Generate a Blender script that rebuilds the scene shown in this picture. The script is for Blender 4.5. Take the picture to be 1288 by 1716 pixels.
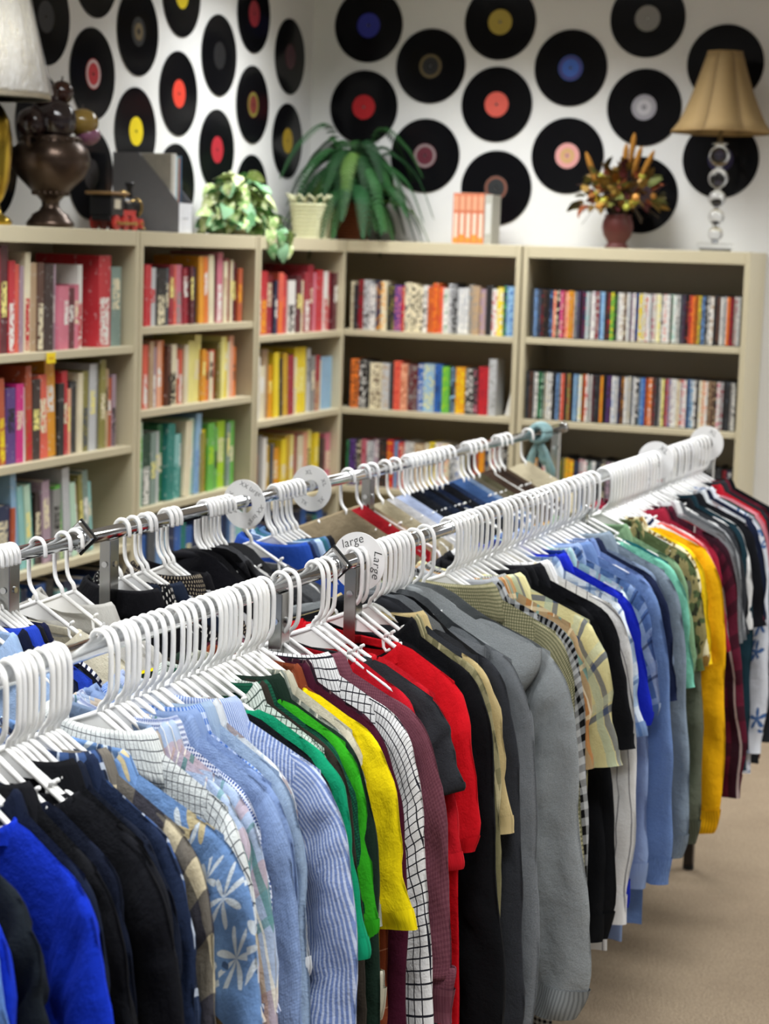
import bpy, math, random
import numpy as np
from mathutils import Vector, Matrix

for _o in list(bpy.data.objects): bpy.data.objects.remove(_o)
scene = bpy.context.scene
COL = scene.collection

# ------------------------------------------------------------------ camera
IW, IH, FPX = 1288, 1716, 3312.5
CAM = np.array([3.3108, -7.7803, 1.795]); YAW, PIT, ROL = 0.3597, 0.1318, 0.0324
_f = np.array([-math.sin(YAW)*math.cos(PIT), math.cos(YAW)*math.cos(PIT), -math.sin(PIT)])
_r0 = np.array([math.cos(YAW), math.sin(YAW), 0.0]); _u0 = np.cross(_r0, _f)
_r = math.cos(ROL)*_r0 + math.sin(ROL)*_u0; _u = np.cross(_r, _f)
cd = bpy.data.cameras.new('camera'); cam = bpy.data.objects.new('camera', cd); COL.objects.link(cam)
cam.matrix_world = Matrix(((_r[0], _u[0], -_f[0], CAM[0]), (_r[1], _u[1], -_f[1], CAM[1]), (_r[2], _u[2], -_f[2], CAM[2]), (0, 0, 0, 1)))
cd.sensor_fit = 'VERTICAL'; cd.sensor_height = 36.0; cd.sensor_width = 27.0; cd.lens = FPX/IH*36.0
cd.clip_start = 0.05; cd.clip_end = 60
cd.dof.use_dof = True; cd.dof.focus_distance = 3.0; cd.dof.aperture_fstop = (cd.lens/1000)/0.0105
scene.camera = cam
def proj(p):
    d = np.asarray(p, float)-CAM; z = d@_f
    return IW/2+FPX*(d@_r)/z, IH/2-FPX*(d@_u)/z
def hit(u, v, ax, val):
    d = _f+_r*(u-IW/2)/FPX-_u*(v-IH/2)/FPX
    return CAM+d*((val-CAM[ax])/d[ax])

# ------------------------------------------------------------------ world and exposure
w = bpy.data.worlds.new('world'); scene.world = w; w.use_nodes = True
w.node_tree.nodes['Background'].inputs[0].default_value = (0.9, 0.95, 1, 1)
w.node_tree.nodes['Background'].inputs[1].default_value = 0.25
vs = scene.view_settings; vs.view_transform = 'Standard'; vs.look = 'None'; vs.gamma = 1; vs.use_curve_mapping = False
vs.exposure = 0.0
LIGHT = 40.0   # watts per louvred ceiling panel

# ------------------------------------------------------------------ helpers
def S(h):
    if not isinstance(h, str): return tuple(h)
    h = h.lstrip('#'); o = []
    for i in (0, 2, 4):
        c = int(h[i:i+2], 16)/255; o.append(c/12.92 if c <= .04045 else ((c+.055)/1.055)**2.4)
    return tuple(o)
def link(o, parent=None):
    COL.objects.link(o)
    if parent is not None: o.parent = parent
    return o
def mesh(name, v, f, uv=None, smooth=False):
    me = bpy.data.meshes.new(name)
    me.from_pydata([tuple(map(float, p)) for p in v], [], [tuple(map(int, q)) for q in f])
    if uv is not None:
        l = me.uv_layers.new(name='UVMap'); idx = np.empty(len(me.loops), dtype=np.int32); me.loops.foreach_get('vertex_index', idx)
        l.data.foreach_set('uv', np.asarray(uv, dtype=np.float32)[idx].ravel())
    if smooth: me.polygons.foreach_set('use_smooth', [True]*len(me.polygons))
    me.update(); return me
def obj(name, me, mat=None, parent=None, loc=None, rot=None):
    o = bpy.data.objects.new(name, me); link(o, parent)
    if mat is not None and len(me.materials) == 0: me.materials.append(mat)
    if loc is not None: o.location = loc
    if rot is not None: o.rotation_euler = rot
    return o
def tag(o, label, cat, group=None):
    n = label.split()
    o['label'] = ' '.join(n[:16]); o['category'] = cat
    if group: o['group'] = group
    return o
def struct(o): o['kind'] = 'structure'; return o
def empty(name, loc=(0, 0, 0), rz=0.0):
    o = bpy.data.objects.new(name, None); o.empty_display_size = .05; link(o); o.location = loc; o.rotation_euler = (0, 0, rz); return o
class MB:
    def __init__(s): s.v = []; s.f = []
    def box(s, lo, hi):
        b = len(s.v); x0, y0, z0 = lo; x1, y1, z1 = hi
        s.v += [(x0, y0, z0), (x1, y0, z0), (x1, y1, z0), (x0, y1, z0), (x0, y0, z1), (x1, y0, z1), (x1, y1, z1), (x0, y1, z1)]
        s.f += [(b, b+3, b+2, b+1), (b+4, b+5, b+6, b+7), (b, b+1, b+5, b+4), (b+1, b+2, b+6, b+5), (b+2, b+3, b+7, b+6), (b+3, b, b+4, b+7)]; return s
    def add(s, v, f):
        b = len(s.v); s.v += [tuple(p) for p in v]; s.f += [tuple(i+b for i in q) for q in f]; return s
    def tube(s, pts, r, n=8, cap=True):
        P = [Vector(p) for p in pts]; b = len(s.v); k = len(P)
        rr = r if hasattr(r, '__len__') else [r]*k
        t0 = (P[1]-P[0]).normalized(); ref = Vector((0, 0, 1)) if abs(t0.z) < .9 else Vector((1, 0, 0))
        nn = t0.cross(ref).normalized()
        for i in range(k):
            t = (P[min(i+1, k-1)]-P[max(i-1, 0)]).normalized()
            nn = (nn-t*nn.dot(t)).normalized(); bb = t.cross(nn)
            for j in range(n):
                a = 2*math.pi*j/n; s.v.append(tuple(P[i]+(nn*math.cos(a)+bb*math.sin(a))*rr[i]))
        for i in range(k-1):
            for j in range(n):
                j2 = (j+1) % n; s.f.append((b+i*n+j, b+i*n+j2, b+(i+1)*n+j2, b+(i+1)*n+j))
        if cap: s.f.append(tuple(b+j for j in reversed(range(n)))); s.f.append(tuple(b+(k-1)*n+j for j in range(n)))
        return s
    def lathe(s, prof, n=24, c=(0, 0, 0), mod=None):
        b = len(s.v); k = len(prof)
        for (r, z) in prof:
            for j in range(n):
                a = 2*math.pi*j/n; m = mod(a) if mod else 1.0
                s.v.append((c[0]+r*m*math.cos(a), c[1]+r*m*math.sin(a), c[2]+z))
        for i in range(k-1):
            for j in range(n):
                j2 = (j+1) % n; s.f.append((b+i*n+j, b+i*n+j2, b+(i+1)*n+j2, b+(i+1)*n+j))
        s.f.append(tuple(b+j for j in reversed(range(n)))); s.f.append(tuple(b+(k-1)*n+j for j in range(n))); return s
    def ball(s, c, r, n=10, m=7, sq=(1, 1, 1)):
        b = len(s.v)
        for i in range(m+1):
            ph = math.pi*i/m
            for j in range(n):
                a = 2*math.pi*j/n; s.v.append((c[0]+r*sq[0]*math.sin(ph)*math.cos(a), c[1]+r*sq[1]*math.sin(ph)*math.sin(a), c[2]+r*sq[2]*math.cos(ph)))
        for i in range(m):
            for j in range(n):
                j2 = (j+1) % n; s.f.append((b+i*n+j, b+(i+1)*n+j, b+(i+1)*n+j2, b+i*n+j2))
        return s
    def prism(s, poly, ax, a0, a1):
        b = len(s.v); n = len(poly)
        for a in (a0, a1):
            for (p, q) in poly:
                s.v.append((a, p, q) if ax == 0 else (p, a, q) if ax == 1 else (p, q, a))
        s.f += [tuple(range(b, b+n)), tuple(reversed(range(b+n, b+2*n)))]
        for j in range(n): j2 = (j+1) % n; s.f.append((b+j, b+n+j, b+n+j2, b+j2))
        return s
    def mesh(s, name, smooth=False): return mesh(name, s.v, s.f, smooth=smooth)
    def build(s, name, mat, parent=None, smooth=False, loc=None, rot=None): return obj(name, s.mesh(name, smooth), mat, parent, loc, rot)
def bevel(o, wd=.003, seg=2):
    m = o.modifiers.new('bevel', 'BEVEL'); m.width = wd; m.segments = seg; m.limit_method = 'ANGLE'; return o

# ------------------------------------------------------------------ materials
class NT:
    def __init__(s, name):
        s.m = bpy.data.materials.new(name); s.m.use_nodes = True; s.t = s.m.node_tree; s.b = s.t.nodes['Principled BSDF']
    def n(s, typ, **kw):
        x = s.t.nodes.new(typ)
        for k, v in kw.items(): setattr(x, k, v)
        return x
    def l(s, a, b): s.t.links.new(a, b)
    def sock(s, v, i):
        if isinstance(v, (int, float)): i.default_value = v
        elif isinstance(v, tuple): i.default_value = v+(1,) if len(v) == 3 and len(i.default_value) == 4 else v
        else: s.l(v, i)
    def M(s, op, a, b=0.0, c=None):
        x = s.n('ShaderNodeMath', operation=op); s.sock(a, x.inputs[0]); s.sock(b, x.inputs[1])
        if c is not None: s.sock(c, x.inputs[2])
        return x.outputs[0]
    def mix(s, f, a, b):
        x = s.n('ShaderNodeMix', data_type='RGBA'); s.sock(f, x.inputs[0]); s.sock(a, x.inputs[6]); s.sock(b, x.inputs[7]); return x.outputs[2]
    def noise(s, scale, vec=None, detail=3, rough=.5):
        x = s.n('ShaderNodeTexNoise'); x.inputs['Scale'].default_value = scale; x.inputs['Detail'].default_value = detail; x.inputs['Roughness'].default_value = rough
        if vec is not None: s.l(vec, x.inputs['Vector'])
        return x
    def ramp(s, f, a, b):
        x = s.n('ShaderNodeMapRange'); s.sock(f, x.inputs[0]); x.inputs[1].default_value = a; x.inputs[2].default_value = b; return x.outputs[0]
    def bump(s, h, st=.2, dist=.01):
        x = s.n('ShaderNodeBump'); x.inputs['Strength'].default_value = st; x.inputs['Distance'].default_value = dist; s.l(h, x.inputs['Height']); s.l(x.outputs[0], s.b.inputs['Normal']); return x
    def set(s, **kw):
        for k, v in kw.items():
            s.sock(v, s.b.inputs[{'col': 'Base Color', 'rough': 'Roughness', 'metal': 'Metallic', 'spec': 'Specular IOR Level', 'trans': 'Transmission Weight', 'ior': 'IOR', 'aniso': 'Anisotropic', 'sheen': 'Sheen Weight', 'coat': 'Coat Weight'}[k]])
        return s
_pc = {}
def plain(col, rough=.5, metal=0.0, spec=.5, var=.06, scale=40., bump=0.0):
    k = (col, rough, metal, spec, var, scale, bump)
    if k in _pc: return _pc[k]
    t = NT('material_'+(col if isinstance(col, str) else 'mix').lstrip('#')); c = S(col)
    tc = t.n('ShaderNodeTexCoord'); nz = t.noise(scale, tc.outputs['Object'])
    d = tuple(x*(1-var*2) for x in c); l_ = tuple(min(1, x*(1+var)) for x in c)
    t.set(col=t.mix(nz.outputs[0], d, l_), rough=rough, metal=metal, spec=spec)
    if bump: t.bump(nz.outputs[0], bump, .004)
    _pc[k] = t.m; return t.m

def mat_wall():
    t = NT('painted_wall'); tc = t.n('ShaderNodeTexCoord'); nz = t.noise(2.5, tc.outputs['Object'], 4); n2 = t.noise(90, tc.outputs['Object'], 3)
    t.set(col=t.mix(nz.outputs[0], S('#d9d9d8'), S('#e6e6e4')), rough=.6); t.bump(n2.outputs[0], .12, .004); return t.m
def mat_carpet():
    t = NT('brown_carpet'); tc = t.n('ShaderNodeTexCoord'); a = t.noise(170, tc.outputs['Object'], 4, .7); b = t.noise(3.2, tc.outputs['Object'], 4, .6); c_ = t.noise(32, tc.outputs['Object'], 3, .6)
    base = t.mix(t.ramp(a.outputs[0], .3, .7), S('#7d6c5a'), S('#bba88e')); base = t.mix(t.M('MULTIPLY', t.ramp(b.outputs[0], .4, .75), .35), base, S('#7d6b59'))
    base = t.mix(t.M('MULTIPLY', t.ramp(c_.outputs[0], .5, .8), .3), base, S('#b5a185'))
    t.set(col=base, rough=.95, spec=.1); t.bump(a.outputs[0], 1.0, .01); return t.m
def mat_ceiling():
    t = NT('ceiling_tile'); tc = t.n('ShaderNodeTexCoord'); nz = t.noise(60, tc.outputs['Object'], 5); t.set(col=t.mix(nz.outputs[0], S('#b4b4b2'), S('#cccccA')), rough=.9); return t.m
MW, MCARP, MCEIL = mat_wall(), mat_carpet(), mat_ceiling()
MPUTTY = plain('#c3b99c', .38, 0, .5, .03, 12, .02)
MPUTTYIN = MPUTTY
MWB = plain('#83868c', .8, 0, .3, .05, 3)
MCHROME = plain('#d4d6d8', .09, 1.0, .5, .02)
MSTEEL = plain('#a9a9a6', .22, 1.0, .5, .05)
MLEG = plain('#2c2521', .4, .3)
MWHITE = plain('#eeeeec', .32, 0, .5, .015)
MRUBBER = plain('#101010', .6)
MBLACK = plain('#121214', .5)

# ------------------------------------------------------------------ room
RX, RY, RZ = 6.6, -11.0, 3.0
struct(MB().box((-.0, RY, -.05), (RX, 0, 0)).build('floor', MCARP))
struct(MB().box((-.12, RY, 0), (0, .12, RZ)).build('wall_left', MW))
struct(MB().box((0, 0, 0), (RX, .12, RZ)).build('wall_back', MW))
struct(MB().box((RX, RY, 0), (RX+.12, .12, RZ)).build('wall_right', MWB))
struct(MB().box((-.12, RY-.12, 0), (RX+.12, RY, RZ)).build('wall_front', MWB))
struct(MB().box((-.12, RY-.12, RZ), (RX+.12, .12, RZ+.1)).build('ceiling', MCEIL))
def emit(col, st):
    t = NT('lamp_diffuser'); t.set(col=(.9, .9, .9)); t.sock(S(col), t.b.inputs['Emission Color']); t.b.inputs['Emission Strength'].default_value = st; return t.m
MEMIT = emit('#f8fbff', 0.8)
_al = bpy.data.lights.new('panel_tubes', 'AREA'); _al.shape = 'RECTANGLE'; _al.size = 1.16; _al.size_y = .56; _al.energy = LIGHT; _al.spread = math.radians(130); _al.color = (.97, .99, 1)
_fr = MB(); 
for a, b in (((-.62, -.32), (.62, -.29)), ((-.62, .29), (.62, .32)), ((-.62, -.29), (-.59, .29)), ((.59, -.29), (.62, .29))): _fr.box((a[0], a[1], -.03), (b[0], b[1], 0))
_frm = _fr.mesh('light_frame'); _frm.materials.append(MWHITE)
_dfm = MB().box((-.59, -.29, -.018), (.59, .29, -.012)).mesh('diffuser'); _dfm.materials.append(MEMIT)
for lx in (.95, 3.2, 5.45):
    for ly in (-1.0, -3.5, -6.0, -8.5):
        o = obj('ceiling_light', _frm, loc=(lx, ly, RZ-.001)); tag(o, 'rectangular white fluorescent ceiling light panel', 'ceiling light', 'ceiling light panels')
        obj('diffuser', _dfm, parent=o)
        lo = bpy.data.objects.new('panel_tubes', _al); link(lo, o); lo.location = (0, 0, -.024)

# ------------------------------------------------------------------ bookcases
DL, DB, TOP = 0.3136, 0.3366, 1.83
def bookcase(width, depth, shelves, label, loc, rz):
    # local: x along the front (0..width), y inward from the front face (0..depth)
    r = empty('bookcase', loc, rz); tag(r, label, 'bookcase', None)
    pw = .022
    m = MB().box((0, 0, 0), (pw, depth, TOP)); bevel(m.build('side_panel', MPUTTY, r), .0025)
    m = MB().box((width-pw, 0, 0), (width, depth, TOP)); bevel(m.build('side_panel', MPUTTY, r), .0025)
    MB().box((pw, depth-.006, .06), (width-pw, depth, TOP-.01)).build('back_panel', MPUTTYIN, r)
    m = MB().box((pw, .001, TOP-.048), (width-pw, .018, TOP-.0005)).box((pw, .018, TOP-.02), (width-pw, depth-.006, TOP-.0005)); bevel(m.build('top_panel', MPUTTY, r), .002)
    MB().box((pw, .012, 0), (width-pw, .02, .06)).build('kick_plate', MPUTTY, r)
    for z in shelves:
        m = MB().box((pw, .004, z-.024), (width-pw, .016, z)).box((pw, .016, z-.006), (width-pw, depth-.006, z)); bevel(m.build('shelf', MPUTTY, r), .0015)
    return r
Z1 = [1.4645, 1.1435, .8225, .502, .181, .062]
Z2 = [1.5219, 1.2511, .929, .608, .287, .062]
Z3 = [1.4674, 1.1523, .832, .512, .19, .062]
ZA = [1.4719, 1.1545, .836, .516, .196, .062]
ZB = [1.4733, 1.1519, .832, .512, .19, .062]
CASES = {'U1': dict(a='L', lo=-3.028, hi=-2.106, z=Z1, nm='bookcase under the urn'),
         'U2': dict(a='L', lo=-2.098, hi=-1.192, z=Z2, nm='bookcase under the ivy'),
         'U3': dict(a='L', lo=-1.184, hi=-.3390, z=Z3, nm='bookcase under the fern'),
         'A': dict(a='B', lo=.135, hi=1.046, z=ZA, nm='bookcase under the box set'),
         'B': dict(a='B', lo=1.053, hi=1.939, z=ZB, nm='bookcase under the tan lamp')}
CLAB = {'U1': 'putty metal bookcase with red books under the bronze urn', 'U2': 'putty metal bookcase with orange and green books under the ivy',
        'U3': 'putty metal bookcase with red and yellow books under the fern', 'A': 'putty metal bookcase of video tapes under the orange box set',
        'B': 'putty metal bookcase packed with disc cases under the tan lamp'}
for k, c in CASES.items():
    if c['a'] == 'L': bookcase(c['hi']-c['lo'], DL-.004, c['z'], CLAB[k], (DL, c['lo'], 0), math.pi/2)
    else: bookcase(c['hi']-c['lo'], DB-.004, c['z'], CLAB[k], (c['lo'], -DB, 0), 0)

# ------------------------------------------------------------------ books
PAL = dict(maroon='#5a1522', red='#c22430', crimson='#9c1d30', pink='#d3768a', coral='#e0604a', white='#e6e4de', cream='#e2d8b8', tan='#b79a78', brown='#5a3a2c',
           chocolate='#33201c', lilac='#a9909f', rust='#b4502a', orange='#e0762a', amber='#e39a1e', mustard='#c8a020', yellow='#ecd21e', lemon='#ece28a', olive='#8b8440', sage='#7d938a',
           lime='#a5cf1e', leaf='#63b545', green='#2f7a4c', forest='#15402f', teal='#1f7f76', aqua='#8cc4c0', sky='#8fb8d8', blue='#2f62b0', navy='#18284e', violet='#5a3a80', magenta='#d11a80',
           grey='#8d8d8a', silver='#c0c2c4', slate='#4a5058', black='#161618', charcoal='#2b2b2e', peach='#e8a888', mint='#b8d8c0', steel='#6d93c4', plum='#4a2440')
MPAGE = plain('#e4ddca', .85, 0, .2, .06, 300)
def mat_cover(c):
    k = ('cover', c)
    if k in _pc: return _pc[k]
    t = NT('book_cover_'+c); tc = t.n('ShaderNodeTexCoord'); oi = t.n('ShaderNodeObjectInfo')
    mp = t.n('ShaderNodeMapping'); t.l(tc.outputs['Object'], mp.inputs[0]); mp.inputs['Scale'].default_value = (1, 1, 1)
    ad = t.n('ShaderNodeVectorMath', operation='ADD'); t.l(mp.outputs[0], ad.inputs[0]); cx = t.n('ShaderNodeCombineXYZ'); t.l(t.M('MULTIPLY', oi.outputs['Random'], 50.0), cx.inputs[2]); t.l(cx.outputs[0], ad.inputs[1])
    nz = t.noise(55, ad.outputs[0], 3); nl = t.noise(9, ad.outputs[0], 1)
    b = S(PAL[c]); d = tuple(x*.72 for x in b); lt = tuple(min(1, x*1.12+.03) for x in b)
    col = t.mix(nl.outputs[0], d, lt); t.set(col=t.mix(t.ramp(nz.outputs[0], .62, .66), col, tuple(min(1, x*.6+.25) for x in b)), rough=.42, spec=.45)
    _pc[k] = t.m; return t.m
def mat_print(c, c2):
    k = ('print', c, c2)
    if k in _pc: return _pc[k]
    t = NT('spine_print_'+c+'_'+c2); tc = t.n('ShaderNodeTexCoord'); oi = t.n('ShaderNodeObjectInfo')
    ad = t.n('ShaderNodeVectorMath', operation='ADD'); t.l(tc.outputs['Object'], ad.inputs[0]); cx = t.n('ShaderNodeCombineXYZ'); t.l(t.M('MULTIPLY', oi.outputs['Random'], 80.0), cx.inputs[2]); t.l(cx.outputs[0], ad.inputs[1])
    nz = t.noise(75, ad.outputs[0], 2); nl = t.noise(14, ad.outputs[0], 1)
    col = t.mix(t.ramp(nl.outputs[0], .5, .54), S(PAL[c]), tuple(.75*a+.25*b for a, b in zip(S(PAL[c]), S(PAL[c2]))))
    t.set(col=t.mix(t.ramp(nz.outputs[0], .55, .58), col, S(PAL[c2])), rough=.3, spec=.5)
    _pc[k] = t.m; return t.m
rnd = random.Random(7)
CW = dict(leaf='leaf-green', steel='steel-blue', sky='sky-blue', forest='forest-green', sage='sage-green', mint='mint-green', lime='lime-green', slate='slate-grey', amber='amber-yellow', chocolate='dark-brown', silver='silver-grey', lemon='pale-yellow', aqua='aqua-blue', rust='rust-red', olive='olive-green', plum='dark-plum')
ROWN = ['top', 'second', 'third', 'fourth']
def book_mesh(w, h, d):
    t = min(.003, w*.18)
    m = MB().box((-w/2, 0, 0), (w/2, t, h)).box((-w/2, t, 0), (-w/2+t, d, h)).box((w/2-t, t, 0), (w/2, d, h))
    return m, t
def row(case, ri, x0, x1, toks, kind='book', h0=.22, dep=.17, rec=.02, hv=.03, startz=None):
    """toks: 'colour[/second][:relwidth[:height[:lean deg]]]' along the shelf; '_' is a gap"""
    c = CASES[case]; z = c['z'][ri]
    if x0 is None: x0 = c['lo']+.026
    if x1 is None: x1 = c['hi']-.026
    T = []
    for t in toks.split():
        p = t.split(':'); cc = p[0].split('/')
        T.append((cc[0], cc[1] if len(cc) > 1 else None, float(p[1]) if len(p) > 1 and p[1] else 1.0, float(p[2]) if len(p) > 2 and p[2] else None, float(p[3]) if len(p) > 3 else 0.0))
    ws = [t[2]*(1+rnd.uniform(-.12, .12)) for t in T]; sc = (x1-x0)/sum(ws); x = x0
    names = [t[0] for t in T if t[0] != '_']; bi = 0
    for t, wr in zip(T, ws):
        w_ = wr*sc
        if t[0] == '_': x += w_; continue
        h = t[3] or h0+rnd.uniform(-hv, hv); d = dep*(1+rnd.uniform(-.1, .08)); q = rec+rnd.uniform(-.006, .012)
        ln = math.radians(t[4]); wb = max(.006, w_*math.cos(ln)-.0006 - (h*abs(math.sin(ln))*.02))
        xm = x+w_/2
        if c['a'] == 'L': loc, rz = (DL-q-.012, xm, z+.0005), math.pi/2
        else: loc, rz = (xm, -DB+q+.012, z+.0005), 0.0
        cw = lambda q: CW.get(q, q)
        nl_ = cw(names[bi-1]) if bi > 0 else None; nr = cw(names[bi+1]) if bi+1 < len(names) else None; me_ = cw(t[0])
        where = '%s shelf of the %s' % (ROWN[ri], c['nm'])
        if nl_ and nr: lab = '%s %s between %s and %s ones, %s' % (me_, kind, nl_, nr, where)
        else: lab = '%s end %s beside a %s one, %s' % (me_, kind, nl_ or nr, where)
        rot = Matrix.Rotation(rz, 4, 'Z') @ Matrix.Rotation(ln, 4, 'Y')
        grp = '%ss on the %s' % (kind, where)
        up = wb/2*abs(math.sin(ln))
        if kind == 'book':
            m, tt = book_mesh(wb, h, d); o = m.build('book', mat_cover(t[0]))
            MB().box((-wb/2+tt, tt, .003), (wb/2-tt, d-.003, h-.003)).build('page_block', MPAGE, o)
            c2 = t[1] or rnd.choice(['white', 'cream', None, None, 'black', 'lemon', None])
            if c2 and wb > .009:
                zz = h*rnd.uniform(.3, .5); hh = h*rnd.uniform(.2, .42)
                if t[1] and rnd.random() < .5: zz, hh = h*.02, h*.52
                MB().box((-wb*.36, -.0006, zz), (wb*.36, .001, min(h*.97, zz+hh))).build('spine_label', mat_print(c2, t[0]), o)
        else:
            m = MB().box((-wb/2, 0, 0), (wb/2, d, h)); o = m.build('disc_case' if kind == 'disc case' else 'video_tape', MBLACK if kind == 'disc case' else mat_cover(t[0]))
            c2 = t[1] or rnd.choice(['black', 'white', 'charcoal', 'cream', 'slate', 'black'])
            MB().box((-wb*.44, -.0008, .004), (wb*.44, .001, h-.004)).build('spine_insert', mat_print(t[0], c2), o)
        o.matrix_world = Matrix.Translation((loc[0], loc[1], loc[2]+up)) @ rot
        tag(o, lab, 'book' if kind == 'book' else kind, grp)
        x += w_; bi += 1
def YL(px, z):  # along-shelf coordinate on the left cases for an image column
    a, b = -3.2, -.2
    for _ in range(40):
        m = (a+b)/2
        if proj((DL, m, z))[0] < px: a = m
        else: b = m
    return a
row('U1', 0, YL(-8, 1.46), YL(157, 1.46), 'maroon:1.2:.295 crimson/pink:.9:.30 maroon:.9:.31 red/white:.9:.265 coral:.7:.255 lilac:.5:.25 cream/red:.8:.29 tan:1:.26 brown/cream:1:.26 chocolate:1.2:.255 lilac/white:1:.255 pink:.9:.19 pink/white:.8:.19 maroon:.8:.185 pink/cream:.7:.195 white/red:.7:.255', 'book', .25, .2, .02)
row('U1', 0, YL(180, 1.46), YL(216, 1.46), 'red/white:1.2:.285 sage:1:.25', 'book', .27, .22, .02)
row('U1', 1, YL(-8, 1.14), YL(211, 1.14), 'pink:1:.28:-3 magenta/white:1:.26:-3 rust/yellow:1:.25:-3 violet/black:1.3:.22:-1 magenta:1:.23 white:.6:.22 rust/red:1:.28:-2 chocolate:1.3:.24 coral/cream:1.4:.25:-3 amber:1.6:.30:-3 black:.9:.22 red:1:.255:-2 peach:.6:.2 charcoal:1.2:.22 cream:.8:.245 olive/slate:1:.25 silver:1:.27 grey:.8:.27 olive:1:.28 tan:.6:.25 rust:.8:.22 lilac/black:.8:.23', 'book', .25, .2, .02)
row('U1', 2, YL(-8, .82), YL(176, .82), 'sage:1.2:.2 navy:2.4:.2 rust:.5:.19 sky:.8:.29:-5 aqua:.8:.25:-6 mint:.8:.25:-6 teal:.9:.25:-6 chocolate:1.1:.22 lilac:1:.25:-4 grey:1.2:.22 leaf/cream:.8:.23:-6 silver:1.1:.28:-5 mint:.8:.23:-6 tan:.7:.22:-6 olive:.7:.25:-5 sage/white:.9:.26:-6 aqua:.7:.22:-6', 'book', .24, .19, .02)
row('U1', 3, None, None, 'navy blue sky slate teal navy steel blue charcoal aqua navy silver blue steel teal navy slate', 'book', .24, .19, .02)
row('U2', 0, YL(242, 1.52), YL(416, 1.52), 'cream:.7:.19 rust:.6:.19 red:1.2:.2 silver/red:1:.19 black/cream:1.5:.185 slate:.5:.19 crimson:.9:.2 coral/tan:1:.2:-2 pink/grey:1.1:.2:-2 crimson/white:1:.19:-3 maroon:.7:.195:-3 navy/black:1:.19:-3 amber:1:.23:-3 orange:.8:.23:-3 cream:1:.235:-2 chocolate:.9:.22 pink/white:1.1:.245 cream/tan:.9:.215 crimson:1:.225 cream:.6:.22 maroon:.7:.21 rust/amber:.9:.19', 'book', .2, .18, .02)
row('U2', 1, YL(236, 1.25), YL(412, 1.25), 'peach:.8:.19 orange/rust:1.2:.22 coral/white:1:.21 tan:.8:.22 lilac/white:.9:.2 peach/white:1:.22 orange:1:.22 brown/black:.8:.2 cream/black:1.1:.205 rust:1.1:.19 coral/white:.8:.185 cream:.8:.2 lemon:1.4:.21:3 lemon:1.2:.23:3 amber:.8:.18 orange:.7:.17 cream:.8:.17 coral/rust:1.1:.175 olive:.6:.2 lemon:1.1:.22:2 yellow:.8:.22 cream:.6:.2 peach:1:.22 orange/brown:.9:.18', 'book', .2, .18, .02)
row('U2', 2, YL(233, .93), YL(408, .93), 'leaf:1:.27 mint/leaf:.7:.28 forest/white:1.5:.24 sage:1.1:.24 silver:1:.24 green:.9:.26 teal:1.2:.26:2 aqua/teal:1:.22:3 teal:.7:.22 cream:1.4:.26:4 mint:1.1:.265:3 sky/steel:1:.28:3 olive:.8:.21 yellow/coral:.8:.22 leaf/lime:1.3:.24 slate:.6:.23 leaf:.6:.22 lime:1.5:.24 sage:.7:.23 leaf/cream:1.1:.235', 'book', .25, .18, .02)
row('U2', 3, None, None, 'navy blue slate steel sky navy blue teal blue navy charcoal sky blue navy steel aqua', 'book', .24, .19, .02)
row('U3', 0, YL(435, 1.467), YL(574, 1.467), 'teal:.4:.24 red/white:1:.24 red/amber:1.2:.235 crimson:1:.22 navy:.5:.2 coral/orange:.9:.23 red/coral:.9:.22 white/black:1.2:.2 maroon:.8:.22 cream:.5:.2 crimson/white:1:.23 crimson:1.1:.26 pink:.5:.23 red:1.3:.24 white/red:.7:.235 red/tan:.9:.235 maroon/white:.7:.23', 'book', .23, .18, .02)
row('U3', 1, YL(430, 1.152), YL(571, 1.152), 'white/black:1.5:.235 cream:.7:.2 tan:1:.26 amber:.7:.2 yellow:1:.245:-2 black:.6:.22:-3 mustard:.8:.24:-3 crimson:.9:.23:-3 cream:.5:.22 yellow:2:.255:-1 silver:.6:.25 grey:.7:.22 crimson/tan:1:.22 cream:.5:.2 sky:2.2:.21', 'book', .22, .18, .02)
row('U3', 2, YL(425, .832), YL(570, .832), 'tan/black:1:.17 orange:1:.19 grey:.8:.26 white:.8:.25 mustard:1:.22 slate:.6:.22 amber:1.3:.2 yellow:1.1:.23 mustard:.9:.24 lemon:.9:.24 crimson:.6:.24 cream:1:.23 peach:1:.24 lemon/black:1:.245 yellow:.9:.23 chocolate:1:.2 brown:.7:.2 pink:1.8:.22', 'book', .22, .18, .02)
row('U3', 3, None, None, 'navy blue steel violet navy sky blue slate navy blue charcoal teal blue navy', 'book', .23, .18, .02)
# video tapes and thick paperbacks
XA0 = DL+.008
row('A', 0, XA0, 1.016, 'cream/tan:.7 black:.7 crimson/brown:1.2 silver/black:1.3 white/navy:.9 navy/amber:1 cream/amber:1 charcoal/olive:1.4 violet/pink:1.2 red/tan:.6 cream:1.1 cream/black:1 cream:1 white/black:1 rust/orange:.9 orange/red:.9 coral/orange:.9 white/green:1.1 silver:.7 black/silver:.9 silver/white:1 silver/white:1 grey/tan:1 tan/grey:1.3 lilac/tan:1 charcoal:1.1 white/red:1 yellow:1.3 navy/leaf:.9 sky/blue:1.2', 'video tape', .19, .11, .02, .012)
row('A', 1, XA0, 1.016, 'charcoal:.5 orange/black:1.3 black:1.2 black/grey:.6 cream/brown:2 silver/tan:1.2 charcoal:.8 coral/red:1.1 peach/rust:1.1 maroon/grey:1.7 blue/white:.9 sky/lemon:1.9 blue/navy:1.1 leaf/lime:1.2 charcoal/sky:1 amber/yellow:1.5 black/white:1.3 charcoal/pink:.6 red/crimson:1.7 silver/grey:1.1:.225 _:1.2 white/silver:1.0:.2:13', 'video tape', .19, .11, .02, .008)
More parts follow.
